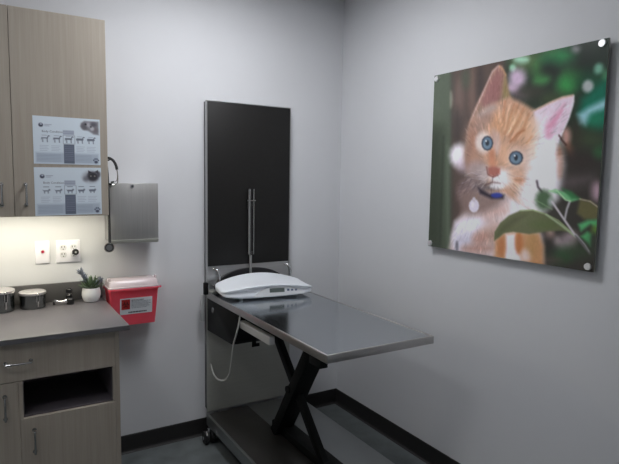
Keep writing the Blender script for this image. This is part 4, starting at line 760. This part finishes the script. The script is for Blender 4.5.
r = thing('outlet_plate', (0.366, D, 1.174), 'white double wall plate with power sockets, right of the red button', 'outlet')
obj('plate', B(0.308, 0.424, D - 0.007, D + 0.0005, 1.115, 1.232, bev=0.003), 'whiteplastic', r)
def receptacle(cx, cz):
    bm = bmesh.new()
    pts = [(cx + 0.0165 * math.cos(a), cz + max(-.0138, min(.0138, 0.0172 * math.sin(a)))) for a in [2 * PI * k / 24 for k in range(24)]]
    prism(bm, pts, 'y', D - 0.0071, D - 0.0095)
    o = obj('receptacle', bm, 'recept', r)
    s_ = bmesh.new()
    for dx, hh in ((-.0064, .0090), (.0064, .0075)):
        box(s_, cx + dx - .0016, cx + dx + .0016, D - .0099, D - .0096, cz + .004 - hh / 2, cz + .004 + hh / 2)
    cyl(s_, (cx, D - .0096, cz - .0080), (cx, D - .0099, cz - .0080), .0026, n=12)
    obj('slots', s_, 'slot', o)
for cx in (0.341, 0.391):
    for cz in (1.193, 1.156): receptacle(cx, cz)
r = thing('power_plug', (0.400, D, 1.172), 'round black plug in the right-hand sockets of the double plate', 'plug')
e = bmesh.new(); cyl(e, (0.396, D - .0094, 1.171), (0.396, D - .034, 1.171), .0150, .0145, n=28)
obj('body', e, 'whiteplastic', r)
e = bmesh.new(); cyl(e, (0.396, D - .0342, 1.171), (0.396, D - .047, 1.171), .0165, .0155, n=28); obj('cap', e, 'blackplastic', r)
e = bmesh.new(); cyl(e, (0.396, D - .0471, 1.171), (0.396, D - .0485, 1.171), .005, n=16); obj('boss', e, 'greyplastic', r)

# ================================================================== steel towel dispenser
DX0, DX1, DZ0, DZ1, DYF = 0.548, 0.799, 1.224, 1.531, 2.902
r = thing('towel_dispenser', (0.673, D, DZ0), 'brushed steel towel dispenser with a lock knob on the back wall', 'dispenser')
e = bmesh.new()
box(e, DX0 + .002, DX0 + .004, DYF + .012, D - .001, DZ0 + .004, DZ1 - .001); box(e, DX1 - .004, DX1 - .002, DYF + .012, D - .001, DZ0 + .004, DZ1 - .001)
box(e, DX0 + .004, DX1 - .004, D - .003, D + .0005, DZ0 + .004, DZ1 - .003); box(e, DX0 + .004, DX1 - .004, DYF + .012, D - .001, DZ1 - .003, DZ1 - .001)
obj('body', e, 'steel', r)
obj('cover', B(DX0, DX1, DYF, DYF + .011, DZ0 + .012, DZ1, bev=.002), 'steel_v', r)
prism_b = bmesh.new(); prism(prism_b, [(DYF - .004, DZ0 + .011), (DYF - .004, DZ0 + .008), (DYF + .002, DZ0 - .006), (DYF + .05, DZ0 - .012), (DYF + .05, DZ0 - .008), (DYF + .010, DZ0 - .001), (DYF + .006, DZ0 + .011)], 'x', DX0 + .001, DX1 - .001)
obj('lip', prism_b, 'panel_steel', r)
e = bmesh.new(); cyl(e, (0.662, DYF - .0003, 1.516), (0.662, DYF - .008, 1.516), .0110, .0095, n=24)
lk = obj('lock', e, 'chrome', r)
e = bmesh.new(); cyl(e, (0.662, DYF - .0081, 1.516), (0.662, DYF - .0086, 1.516), .004, n=16); obj('keyhole', e, 'slot', lk)

# ================================================================== stethoscope on a hook
hk = thing('wall_hook', (UX1, 2.885, 1.64), 'small black hook on the side of the wall cabinet', 'hook')
e = bmesh.new(); box(e, UX1 + .0004, UX1 + .004, 2.872, 2.898, 1.615, 1.668, bev=.001)
obj('plate', e, 'blackplastic', hk)
obj('peg', tube(bmesh.new(), [(UX1 + .0030, 2.884, 1.6445), (UX1 + .020, 2.884, 1.6445), (UX1 + .036, 2.884, 1.6465), (UX1 + .044, 2.884, 1.655)], .0035, 10, 5), 'blackplastic', hk)
st = thing('stethoscope', (0.54, 2.88, 1.64), 'black stethoscope hanging between the wall cabinet and steel dispenser', 'stethoscope')
obj('tubing', tube(bmesh.new(), [(0.541, 2.872, 1.228), (0.5405, 2.874, 1.30), (0.540, 2.876, 1.40), (0.538, 2.878, 1.55), (0.533, 2.880, 1.63), (0.534, 2.884, 1.652), (0.548, 2.884, 1.657), (0.567, 2.880, 1.645), (0.579, 2.876, 1.622), (0.5835, 2.874, 1.600)], .0070, 12, 8), 'rubber', st)
bn = obj('binaural', tube(bmesh.new(), [(0.5835, 2.874, 1.602), (0.586, 2.873, 1.575), (0.586, 2.872, 1.548), (0.583, 2.871, 1.532), (0.570, 2.870, 1.523), (0.557, 2.870, 1.524)], .0022, 8, 6), 'satin', st)
obj('binaural', tube(bmesh.new(), [(0.5835, 2.880, 1.602), (0.588, 2.884, 1.575), (0.584, 2.886, 1.545), (0.570, 2.886, 1.538), (0.556, 2.886, 1.534)], .0022, 8, 6), 'satin', st)
for q0, q1 in (((0.557, 2.870, 1.524), (0.543, 2.870, 1.526)), ((0.570, 2.886, 1.538), (0.556, 2.886, 1.534))):
    e = bmesh.new(); cyl(e, q0, q1, .0042, .0055, n=14); obj('ear_tip', e, 'rubber', st)
e = bmesh.new(); cyl(e, (0.537, 2.868, 1.203), (0.537, 2.886, 1.203), .0250, .021, n=32); cp = obj('chest_piece', e, 'rubber', st)
e = bmesh.new(); cyl(e, (0.537, 2.8655, 1.203), (0.537, 2.8679, 1.203), .0150, n=28); obj('diaphragm', e, 'darkgrey', cp)
ring = bmesh.new(); tube(ring, [(0.537 + .0225 * math.cos(a), 2.866, 1.203 + .0225 * math.sin(a)) for a in [2 * PI * k / 32 for k in range(33)]], .0022, 8, 0)
obj('rim', ring, 'satin', cp)

# ================================================================== sharps bin
r = thing('sharps_container', (0.668, D, 0.775), 'red sharps bin with clear lid mounted beside the counter', 'sharps bin')
def frustum(bm, zs):
    rings = []
    for (x0, x1, y0, y1, zz) in zs:
        c_ = .012; pts = []
        for cx, cy, a0 in ((x1 - c_, y1 - c_, 0), (x0 + c_, y1 - c_, PI / 2), (x0 + c_, y0 + c_, PI), (x1 - c_, y0 + c_, 1.5 * PI)):
            for k in range(5): a = a0 + PI / 2 * k / 4; pts.append((cx + c_ * math.cos(a), cy + c_ * math.sin(a), zz))
        rings.append([bm.verts.new(p) for p in pts])
    n = len(rings[0])
    for a, b2 in zip(rings, rings[1:]):
        for k in range(n): bm.faces.new((a[k], a[(k + 1) % n], b2[(k + 1) % n], b2[k]))
    bm.faces.new(rings[0][::-1]); bm.faces.new(rings[-1]); return bm
SB = [(0.560, 0.786, 2.940, D - .008, 0.768), (0.541, 0.799, 2.918, D - .008, 0.952), (0.540, 0.800, 2.915, D - .008, 0.962), (0.535, 0.805, 2.908, D - .006, 0.964), (0.535, 0.805, 2.908, D - .006, 0.974)]
obj('bin', frustum(bmesh.new(), SB), 'red', r)
obj('lid', frustum(bmesh.new(), [(0.536, 0.804, 2.909, D - .006, 0.9745), (0.536, 0.804, 2.909, D - .006, 0.980), (0.540, 0.801, 2.914, D - .012, 0.983), (0.544, 0.797, 2.924, D - .014, 1.010), (0.550, 0.791, 2.932, D - .018, 1.016)]), 'clear', r)
for x0 in (0.786, 0.547): obj('hinge_tab', B(x0, x0 + .008, 2.935, 2.965, 1.008, 1.030, bev=.002), 'clear', r)
e = bmesh.new(); box(e, 0.806, 0.818, 2.925, 2.940, 0.962, 0.972, bev=.002)
obj('latch', e, 'red', r)
obj('bracket', B(0.60, 0.74, D - .0079, D + .0005, 0.80, 0.95, bev=.001), 'greyplastic', r)
# label on the sloping front
def fy(zz): return 2.940 + (2.918 - 2.940) * (zz - 0.775) / (0.952 - 0.775)
def slab(bm, x0, x1, z0, z1, off, th=.0005):
    vs = [bm.verts.new((x_, fy(z_) - o_, z_)) for o_ in (off, off + th) for x_, z_ in ((x0, z0), (x1, z0), (x1, z1), (x0, z1))]
    for k in range(4): bm.faces.new((vs[k], vs[(k + 1) % 4], vs[4 + (k + 1) % 4], vs[4 + k]))
    bm.faces.new(vs[3::-1]); bm.faces.new(vs[4:]); return bm
lb = obj('label', slab(bmesh.new(), 0.596, 0.766, 0.829, 0.919, .0004), 'label', r, smooth=False)
obj('warning_square', slab(bmesh.new(), 0.603, 0.648, 0.857, 0.913, .0011), 'label_red', lb, smooth=False)
sy = bmesh.new(); cxs, czs = 0.6255, 0.884
def arc_strip(cx, cz, rad, wd, a0, a1, n=22):
    pr = []
    for k in range(n + 1):
        a = a0 + (a1 - a0) * k / n; pr.append(((cx + rad * math.cos(a), cz + rad * math.sin(a)), (cx + (rad + wd) * math.cos(a), cz + (rad + wd) * math.sin(a))))
    vs = [[sy.verts.new((p[0], fy(p[1]) - .0019, p[1])) for p in q] for q in pr]
    for u, v in zip(vs, vs[1:]): sy.faces.new((u[0], u[1], v[1], v[0]))
for k in range(3):     # biohazard trefoil
    a = PI / 2 + k * 2 * PI / 3
    arc_strip(cxs + .0095 * math.cos(a), czs + .0095 * math.sin(a), .0065, .0038, a + .55, a + 2 * PI - .55)
arc_strip(cxs, czs, .0085, .0022, 0, 2 * PI, 36)
obj('biohazard_symbol', sy, 'ink_red', lb, smooth=False)
tx = bmesh.new()
rows = [(.906, .005, .655, .725, 'd'), (.898, .003, .655, .757, 's'), (.891, .003, .655, .750, 's'), (.884, .003, .655, .757, 's'), (.877, .003, .655, .745, 's'), (.870, .003, .655, .757, 's'), (.863, .003, .655, .735, 's')]
for zz, hh, x0, x1, _ in rows[1:]:
    xx = x0
    while xx < x1 - .004:
        w_ = random.uniform(.004, .014); slab(tx, xx, min(xx + w_, x1), zz - hh / 2, zz + hh / 2, .0011, .0002); xx += w_ + .003
obj('small_print', tx, 'ink_soft', lb, smooth=False)
obj('heading', text_bm('BIOHAZARD', .0115, lambda a, b_: (0.655 + a, fy(.902 + b_) - .0013, .902 + b_)), 'ink', lb, smooth=False)
tx = bmesh.new(); xx = .640
while xx < .735:
    w_ = random.uniform(.006, .014); slab(tx, xx, xx + w_, .8365, .8435, .0011, .0002); xx += w_ + .002
obj('print_line', tx, 'ink', lb, smooth=False)

# ================================================================== wall board behind the table
PX0, PX1, PZ1, PY = 1.108, 1.658, 2.007, 3.000
wb = thing('wall_board', (1.383, D, 0.02), 'tall black board in a thin steel frame on the back wall, behind the table', 'wall board')
obj('backing', B(PX0 + .002, PX1 - .002, PY + .012, D - .001, 0.17, PZ1 - .004), 'darkgrey', wb)
obj('black_panel', B(PX0 + .005, PX1 - .004, PY - .001, PY + .0115, 1.045, PZ1 - .005, bev=.001), 'black', wb)
e = bmesh.new()
box(e, PX0 - .001, PX0 + .0045, PY - .002, PY + .020, 0.905, PZ1); box(e, PX1 - .0035, PX1 + .001, PY - .002, PY + .020, 0.905, PZ1); box(e, PX0 + .0045, PX1 - .0035, PY - .002, PY + .020, PZ1 - .0045, PZ1)
obj('edge_trim', e, 'steel', wb)
obj('hinge_plate', B(PX0 + .005, PX1 - .004, PY + .001, PY + .0115, 0.906, 1.0445, bev=.001), 'steel', wb)
obj('lower_panel', B(PX0, PX1 + .012, PY + .002, PY + .0115, 0.155, 0.9055, bev=.001), 'panel_steel', wb)
for cx, sg in ((1.158, 1), (1.634, 1)):
    e = bmesh.new()
    pts = [(cx - .012, PY - .002, 1.028), (cx + .004, PY - .020, 1.024), (cx + .014, PY - .034, 0.996), (cx + .014, PY - .034, 0.960), (cx + .004, PY - .022, 0.936), (cx - .012, PY - .002, 0.930)]
    tube(e, pts, .0065, 12, 6)
    obj('clip', e, 'chrome', wb)
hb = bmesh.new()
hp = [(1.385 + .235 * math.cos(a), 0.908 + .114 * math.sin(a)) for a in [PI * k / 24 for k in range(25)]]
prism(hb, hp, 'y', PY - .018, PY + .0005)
obj('reflected_arc', hb, 'reflection', wb)  # flat dark half-ellipse standing in for a reflection in the steel strip
# telescopic post clipped to the black panel
pp = bmesh.new(); yp = PY - .020
cyl(pp, (1.369, yp, 1.105), (1.369, yp, 1.502), .0085, n=18); cyl(pp, (1.398, yp, 1.105), (1.398, yp, 1.502), .0048, n=14)
po = obj('post', pp, 'satin', wb)
e = bmesh.new(); box(e, 1.352, 1.408, yp - .010, yp + .014, 1.429, 1.436, bev=.0015); box(e, 1.360, 1.404, yp + .010, PY - .0012, 1.38, 1.44); obj('post_bracket', e, 'satin', po)
e = bmesh.new(); cyl(e, (1.380, yp + .003, 0.990), (1.380, yp + .003, 1.125), .0085, n=18); obj('post_rod', e, 'steel', po)
e = bmesh.new(); box(e, 1.376, 1.384, yp - .006, yp + .006, 1.10, 1.50); obj('post_web', e, 'rubber', po)
e = bmesh.new(); bmesh.ops.create_uvsphere(e, u_segments=14, v_segments=8, radius=.008)
for v in e.verts: v.co += Vector((1.370, yp - .001, 1.497))
obj('post_tip', e, 'chrome', po)

# ================================================================== examination table
TX0, TX1, TY0, TY1, TZ = 1.103, 1.6585, 1.686, 2.988, 0.894
et = thing('exam_table', (1.39, 2.35, 0), 'stainless steel examination table on black scissor legs in the corner', 'table')
tb = bmesh.new()
r_ = .006
box(tb, TX0 + .001, TX1 - .001, TY0 + .001, TY1, TZ - .012, TZ - .0015)
obj('tabletop', tb, 'top', et)
e = bmesh.new()
# rolled rim: four edge strips standing a hair above the sunken top
box(e, TX0, TX1, TY0, TY0 + .010, TZ - .034, TZ, bev=.002); box(e, TX0, TX0 + .010, TY0 + .010, TY1, TZ - .034, TZ, bev=.002); box(e, TX1 - .010, TX1, TY0 + .010, TY1, TZ - .034, TZ, bev=.002)
obj('rim', e, 'edge', et)
ub = bmesh.new()
box(ub, 1.180, 1.600, 1.772, 1.915, 0.857, 0.8815, bev=.004)
box(ub, 1.128, 1.165, 1.772, 1.86, 0.808, 0.856, bev=.003)
box(ub, 1.330, 1.430, 1.915, 2.75, 0.835, 0.8815, bev=.004)
obj('underframe', ub, 'blackmetal', et)
hs = bmesh.new()
prism(hs, [(2.996, .8815), (2.996, .664), (2.63, .676), (2.575, .692), (2.552, .715), (2.552, .8815)], 'x', 1.106, 1.330, bev=.004)
mh = obj('lift_housing', hs, 'blackmetal', et)
e = bmesh.new(); cyl(e, (1.1058, 2.90, 0.805), (1.1015, 2.90, 0.805), .017, .015, n=24); obj('cap', e, 'darkgrey', mh)
e = bmesh.new(); box(e, 1.19, 1.215, 2.548, 2.5515, .672, .75, bev=.001); box(e, 1.19, 1.235, 2.548, 2.5515, .672, .690, bev=.001); obj('tab', e, 'blackmetal', mh)
obj('side_rail', B(1.118, 1.148, 2.205, 2.545, 0.787, 0.826, bev=.003), 'railgrey', et)
e = bmesh.new(); box(e, 1.149, 1.20, 2.225, 2.262, 0.806, 0.8815, bev=.002); obj('rail_bracket', e, 'blackmetal', et)
obj('rear_plate', B(1.066, 1.088, 2.988, 2.996, 0.722, 0.882, bev=.002), 'greyplastic', et)
obj('hinge_bracket', B(1.078, 1.102, 2.960, 2.985, 0.885, 0.955, bev=.003), 'blackmetal', et)
# scissor legs
XC = 1.380
e = bmesh.new(); bar(e, (XC, 2.140, 0.835), (XC, 2.572, 0.158), .104, .058); obj('leg', e, 'blackmetal', et)
e = bmesh.new(); bar(e, (XC, 2.775, 0.838), (XC, 2.095, 0.160), .034, .046); obj('leg', e, 'blackmetal', et)
e = bmesh.new(); cyl(e, (XC - .060, 2.395, .466), (XC + .062, 2.395, .466), .021, n=24); obj('pivot', e, 'blackmetal', et)
e = bmesh.new(); box(e, 1.362, 1.446, 1.80, 2.645, .1505, .196, bev=.004); obj('rail', e, 'blackmetal', et)
# base
bp_ = bmesh.new(); box(bp_, 1.100, 1.720, 1.80, 2.985, .088, .150, bev=.004)
bo = obj('base_plate', bp_, 'plate', et)
obj('reflection_half', B(1.112, 1.361, 1.81, 2.975, .1503, .1545, bev=.001), 'plate_dark', et)  # thin dark layer standing in for the reflection on the plate's left half
obj('base_edge', B(1.0965, 1.0998, 1.80, 2.984, .088, .151), 'plate', et)
def caster(cx, cy):
    e = bmesh.new(); cyl(e, (cx - .030, cy, .0375), (cx - .008, cy, .0375), .037, n=28); cyl(e, (cx + .008, cy, .0375), (cx + .030, cy, .0375), .037, n=28)
    o = obj('caster', e, 'rubber', et)
    e = bmesh.new(); box(e, cx - .007, cx + .007, cy - .014, cy + .014, .030, .0875, bev=.002); cyl(e, (cx - .034, cy, .0375), (cx + .034, cy, .0375), .010, n=16)
    obj('fork', e, 'chrome', o)
    e = bmesh.new(); tube(e, [(cx - .020, cy - .012, .0785), (cx - .024, cy - .030, .082), (cx - .026, cy - .048, .070)], .006, 10, 5); obj('brake', e, 'chrome', o)
for cx, cy in ((1.088, 2.925), (1.66, 2.925), (1.15, 1.86), (1.66, 1.86)): caster(cx, cy)
obj('power_cable', tube(bmesh.new(), [(1.118, 2.540, .860), (1.110, 2.536, .820), (1.100, 2.545, .760), (1.100, 2.585, .690), (1.104, 2.62, .600), (1.112, 2.67, .500), (1.118, 2.745, .440), (1.120, 2.84, .408), (1.122, 2.905, .404), (1.125, 2.950, .416), (1.128, 2.985, .438), (1.129, 3.0, .45)], .0046, 10, 8), 'cable', et)

# ================================================================== infant scale on the table
SCX, SCY, SANG = 1.376, 2.790, math.radians(-8)
zt0 = TZ + 0.0002
sc = thing('pet_scale', (SCX, SCY, zt0), 'white curved tray scale with small display on the steel table', 'scale')
HL = 0.268
def s_prof(u):
    """closed cross section at u in -1..1, as (v across, z) points; the first run is the front skirt"""
    k = 1 - u * u
    e_ = math.sqrt(max(0.0, 1 - max(0.0, (abs(u) - .93) / .07) ** 2)) * .62 + .38     # rounded ends
    hd = 0.138 * (1 - 0.24 * u ** 4) * (0.55 + 0.45 * e_)
    zc = 0.034
    zb = zc + (0.009 + 0.012 * abs(u) ** 3 - zc) * e_
    zf = zc + (0.054 + 0.028 * k ** 1.15 - zc) * e_
    zk = zc + (0.057 + 0.049 * k ** 1.1 - zc) * e_
    dp = 0.010 * k + 0.002
    def side(zr, sg):
        H_ = zr - zb
        return [(sg * hd * .90, zb), (sg * hd * .945, zb + H_ * .12), (sg * hd * .955, zb + H_ * .28), (sg * hd * .90, zb + H_ * .50), (sg * hd * .875, zr - .017 * e_), (sg * hd * .985, zr - .009 * e_), (sg * hd, zr - .004 * e_), (sg * hd * .985, zr - .0005), (sg * hd * .93, zr)]
    tr = [(hd * t, zf + (zk - zf) * (t * .5 + .5) - dp * (1 - t * t)) for t in (-.75, -.4, 0, .4, .75)]
    return side(zf, -1) + tr + side(zk, 1)[::-1]
def s_pt(u, v, zz, off=0.0):
    x_ = u * HL; c_, s_ = math.cos(SANG), math.sin(SANG)
    return (SCX + x_ * c_ - (v - off) * s_, SCY + x_ * s_ + (v - off) * c_, zt0 + zz)
sb = bmesh.new(); rings = []
NU = 44
for i in range(NU + 1):
    u = math.sin((i / NU - .5) * PI)
    rings.append([sb.verts.new(s_pt(u, v, zz)) for v, zz in s_prof(u)])
n = len(rings[0])
for a, b2 in zip(rings, rings[1:]):
    for k in range(n): sb.faces.new((a[k], a[(k + 1) % n], b2[(k + 1) % n], b2[k]))
sb.faces.new(rings[0][::-1]); sb.faces.new(rings[-1])
obj('tray', sb, 'scale', sc, angle=60)
def skirt_patch(u0, u1, f0, f1, off, th=.0012, nu=14, tap=0.0, bk=0.0):
    """plate that follows the front skirt; f runs 0 (bottom) to 1 (below the rim)"""
    bm = bmesh.new(); F = []; Bk = []
    for i in range(nu + 1):
        u = u0 + (u1 - u0) * i / nu; pr = s_prof(u)
        (va, za), (vb, zb_) = (pr[2][0] * 1.0, pr[1][1]), (pr[2][0] * .955, pr[8][1] - .012)
        q = 1 - tap * (abs(2 * i / nu - 1) ** 3)
        row_f, row_b = [], []
        for j in range(6):
            f = f0 + (f1 * q - f0) * j / 5
            v = va + (vb - va) * f; zz = za + (zb_ - za) * f
            row_f.append(bm.verts.new(s_pt(u, v, zz, off + th))); row_b.append(bm.verts.new(s_pt(u, v, zz, off - bk)))
        F.append(row_f); Bk.append(row_b)
    for G in (F, Bk):
        for a, b2 in zip(G, G[1:]):
            for j in range(5): bm.faces.new((a[j], a[j + 1], b2[j + 1], b2[j]))
    for i in range(nu):
        bm.faces.new((F[i][0], F[i + 1][0], Bk[i + 1][0], Bk[i][0])); bm.faces.new((F[i][5], F[i + 1][5], Bk[i + 1][5], Bk[i][5]))
    for i in (0, nu):
        for j in range(5): bm.faces.new((F[i][j], F[i][j + 1], Bk[i][j + 1], Bk[i][j]))
    return bm
cpn = obj('control_panel', skirt_patch(-.36, .80, .0, .96, .0014, tap=.85, bk=.008), 'scale_panel', sc, angle=60)
obj('display', skirt_patch(-.03, .30, .36, .80, .0028), 'lcd', cpn)
for u0 in (.36, .45, .54): obj('button', skirt_patch(u0, u0 + .05, .46, .70, .0028, nu=4), 'button', cpn)
for fx, fy_ in ((-.60, -.082), (.62, -.078), (-.60, .082), (.62, .078)):
    p = s_pt(fx, fy_, 0); e = bmesh.new(); lathe(e, p[0], p[1], [(0, p[2]), (.012, p[2]), (.013, p[2] + .004), (.012, p[2] + .022), (0, p[2] + .022)], 20)
    obj('foot', e, 'scale', sc)

# ================================================================== kitten print on standoffs
KY0, KY1, KZ0, KZ1, KX = 2.150, 1.223, 1.217, 2.116, W - 0.030
kp = thing('kitten_print', (W, (KY0 + KY1) / 2, KZ0), 'large acrylic photo print of an orange kitten on the right wall', 'picture')
knx, kny = 236, 230
img, X, Y = paint(knx, kny, (60, 66, 56), LAYERS, 0.97)
rng = np.random.RandomState(3)
g = rng.rand(kny, knx); 
for _ in range(2): g = (g + np.roll(g, 1, 0) + np.roll(g, -1, 0) + np.roll(g, 1, 1)) / 4
img = np.clip(img * (1 + 0.10 * (g.ravel()[:, None] - .5)), 0, 255) * KGAIN
def kplace(s, t_, dep): return (KX + dep, KY0 + (KY1 - KY0) * s, KZ1 + (KZ0 - KZ1) * t_)
obj('print_face', sheet(knx, kny, kplace, img, 0.003), 'print', kp, smooth=False)
obj('acrylic_panel', B(KX + .0032, KX + .009, KY1, KY0, KZ0, KZ1), 'acrylic_edge', kp)
for yy, zz in ((KY0 - .020, KZ1 - .020), (KY1 + .024, KZ1 - .016), (KY1 + .024, KZ0 + .020), (KY0 - .014, KZ0 + .018)):
    e = bmesh.new(); cyl(e, (KX - .0005, yy, zz), (KX - .007, yy, zz), .0145, .0135, n=28); cyl(e, (KX + .0092, yy, zz), (W - .0002, yy, zz), .009, n=20)
    obj('standoff', e, 'cap', kp)

# ================================================================== camera, world, view
cam = bpy.data.cameras.new('camera'); co = bpy.data.objects.new('camera', cam); C.objects.link(co)
Rv = Vector((0.85709149, -0.51494323, 0.01508789)); Uv = Vector((0.0371911, 0.09106033, 0.99515066)); Fv = Vector((0.51382, 0.85237403, -0.09719834))
co.matrix_world = Matrix(((Rv.x, Uv.x, -Fv.x, 0), (Rv.y, Uv.y, -Fv.y, 0), (Rv.z, Uv.z, -Fv.z, 1.56574), (0, 0, 0, 1)))
cam.sensor_fit = 'HORIZONTAL'; cam.sensor_width = 36.0; cam.lens = 539.885 / 619 * 36.0; cam.clip_start = 0.02
scene.camera = co
w = bpy.data.worlds.new('world'); scene.world = w; w.use_nodes = True
w.node_tree.nodes['Background'].inputs['Color'].default_value = (0.02, 0.021, 0.023, 1)
scene.view_settings.view_transform = 'Standard'; scene.view_settings.look = 'None'
scene.view_settings.exposure = EXPO; scene.view_settings.gamma = 1.0
scene.view_settings.use_curve_mapping = False
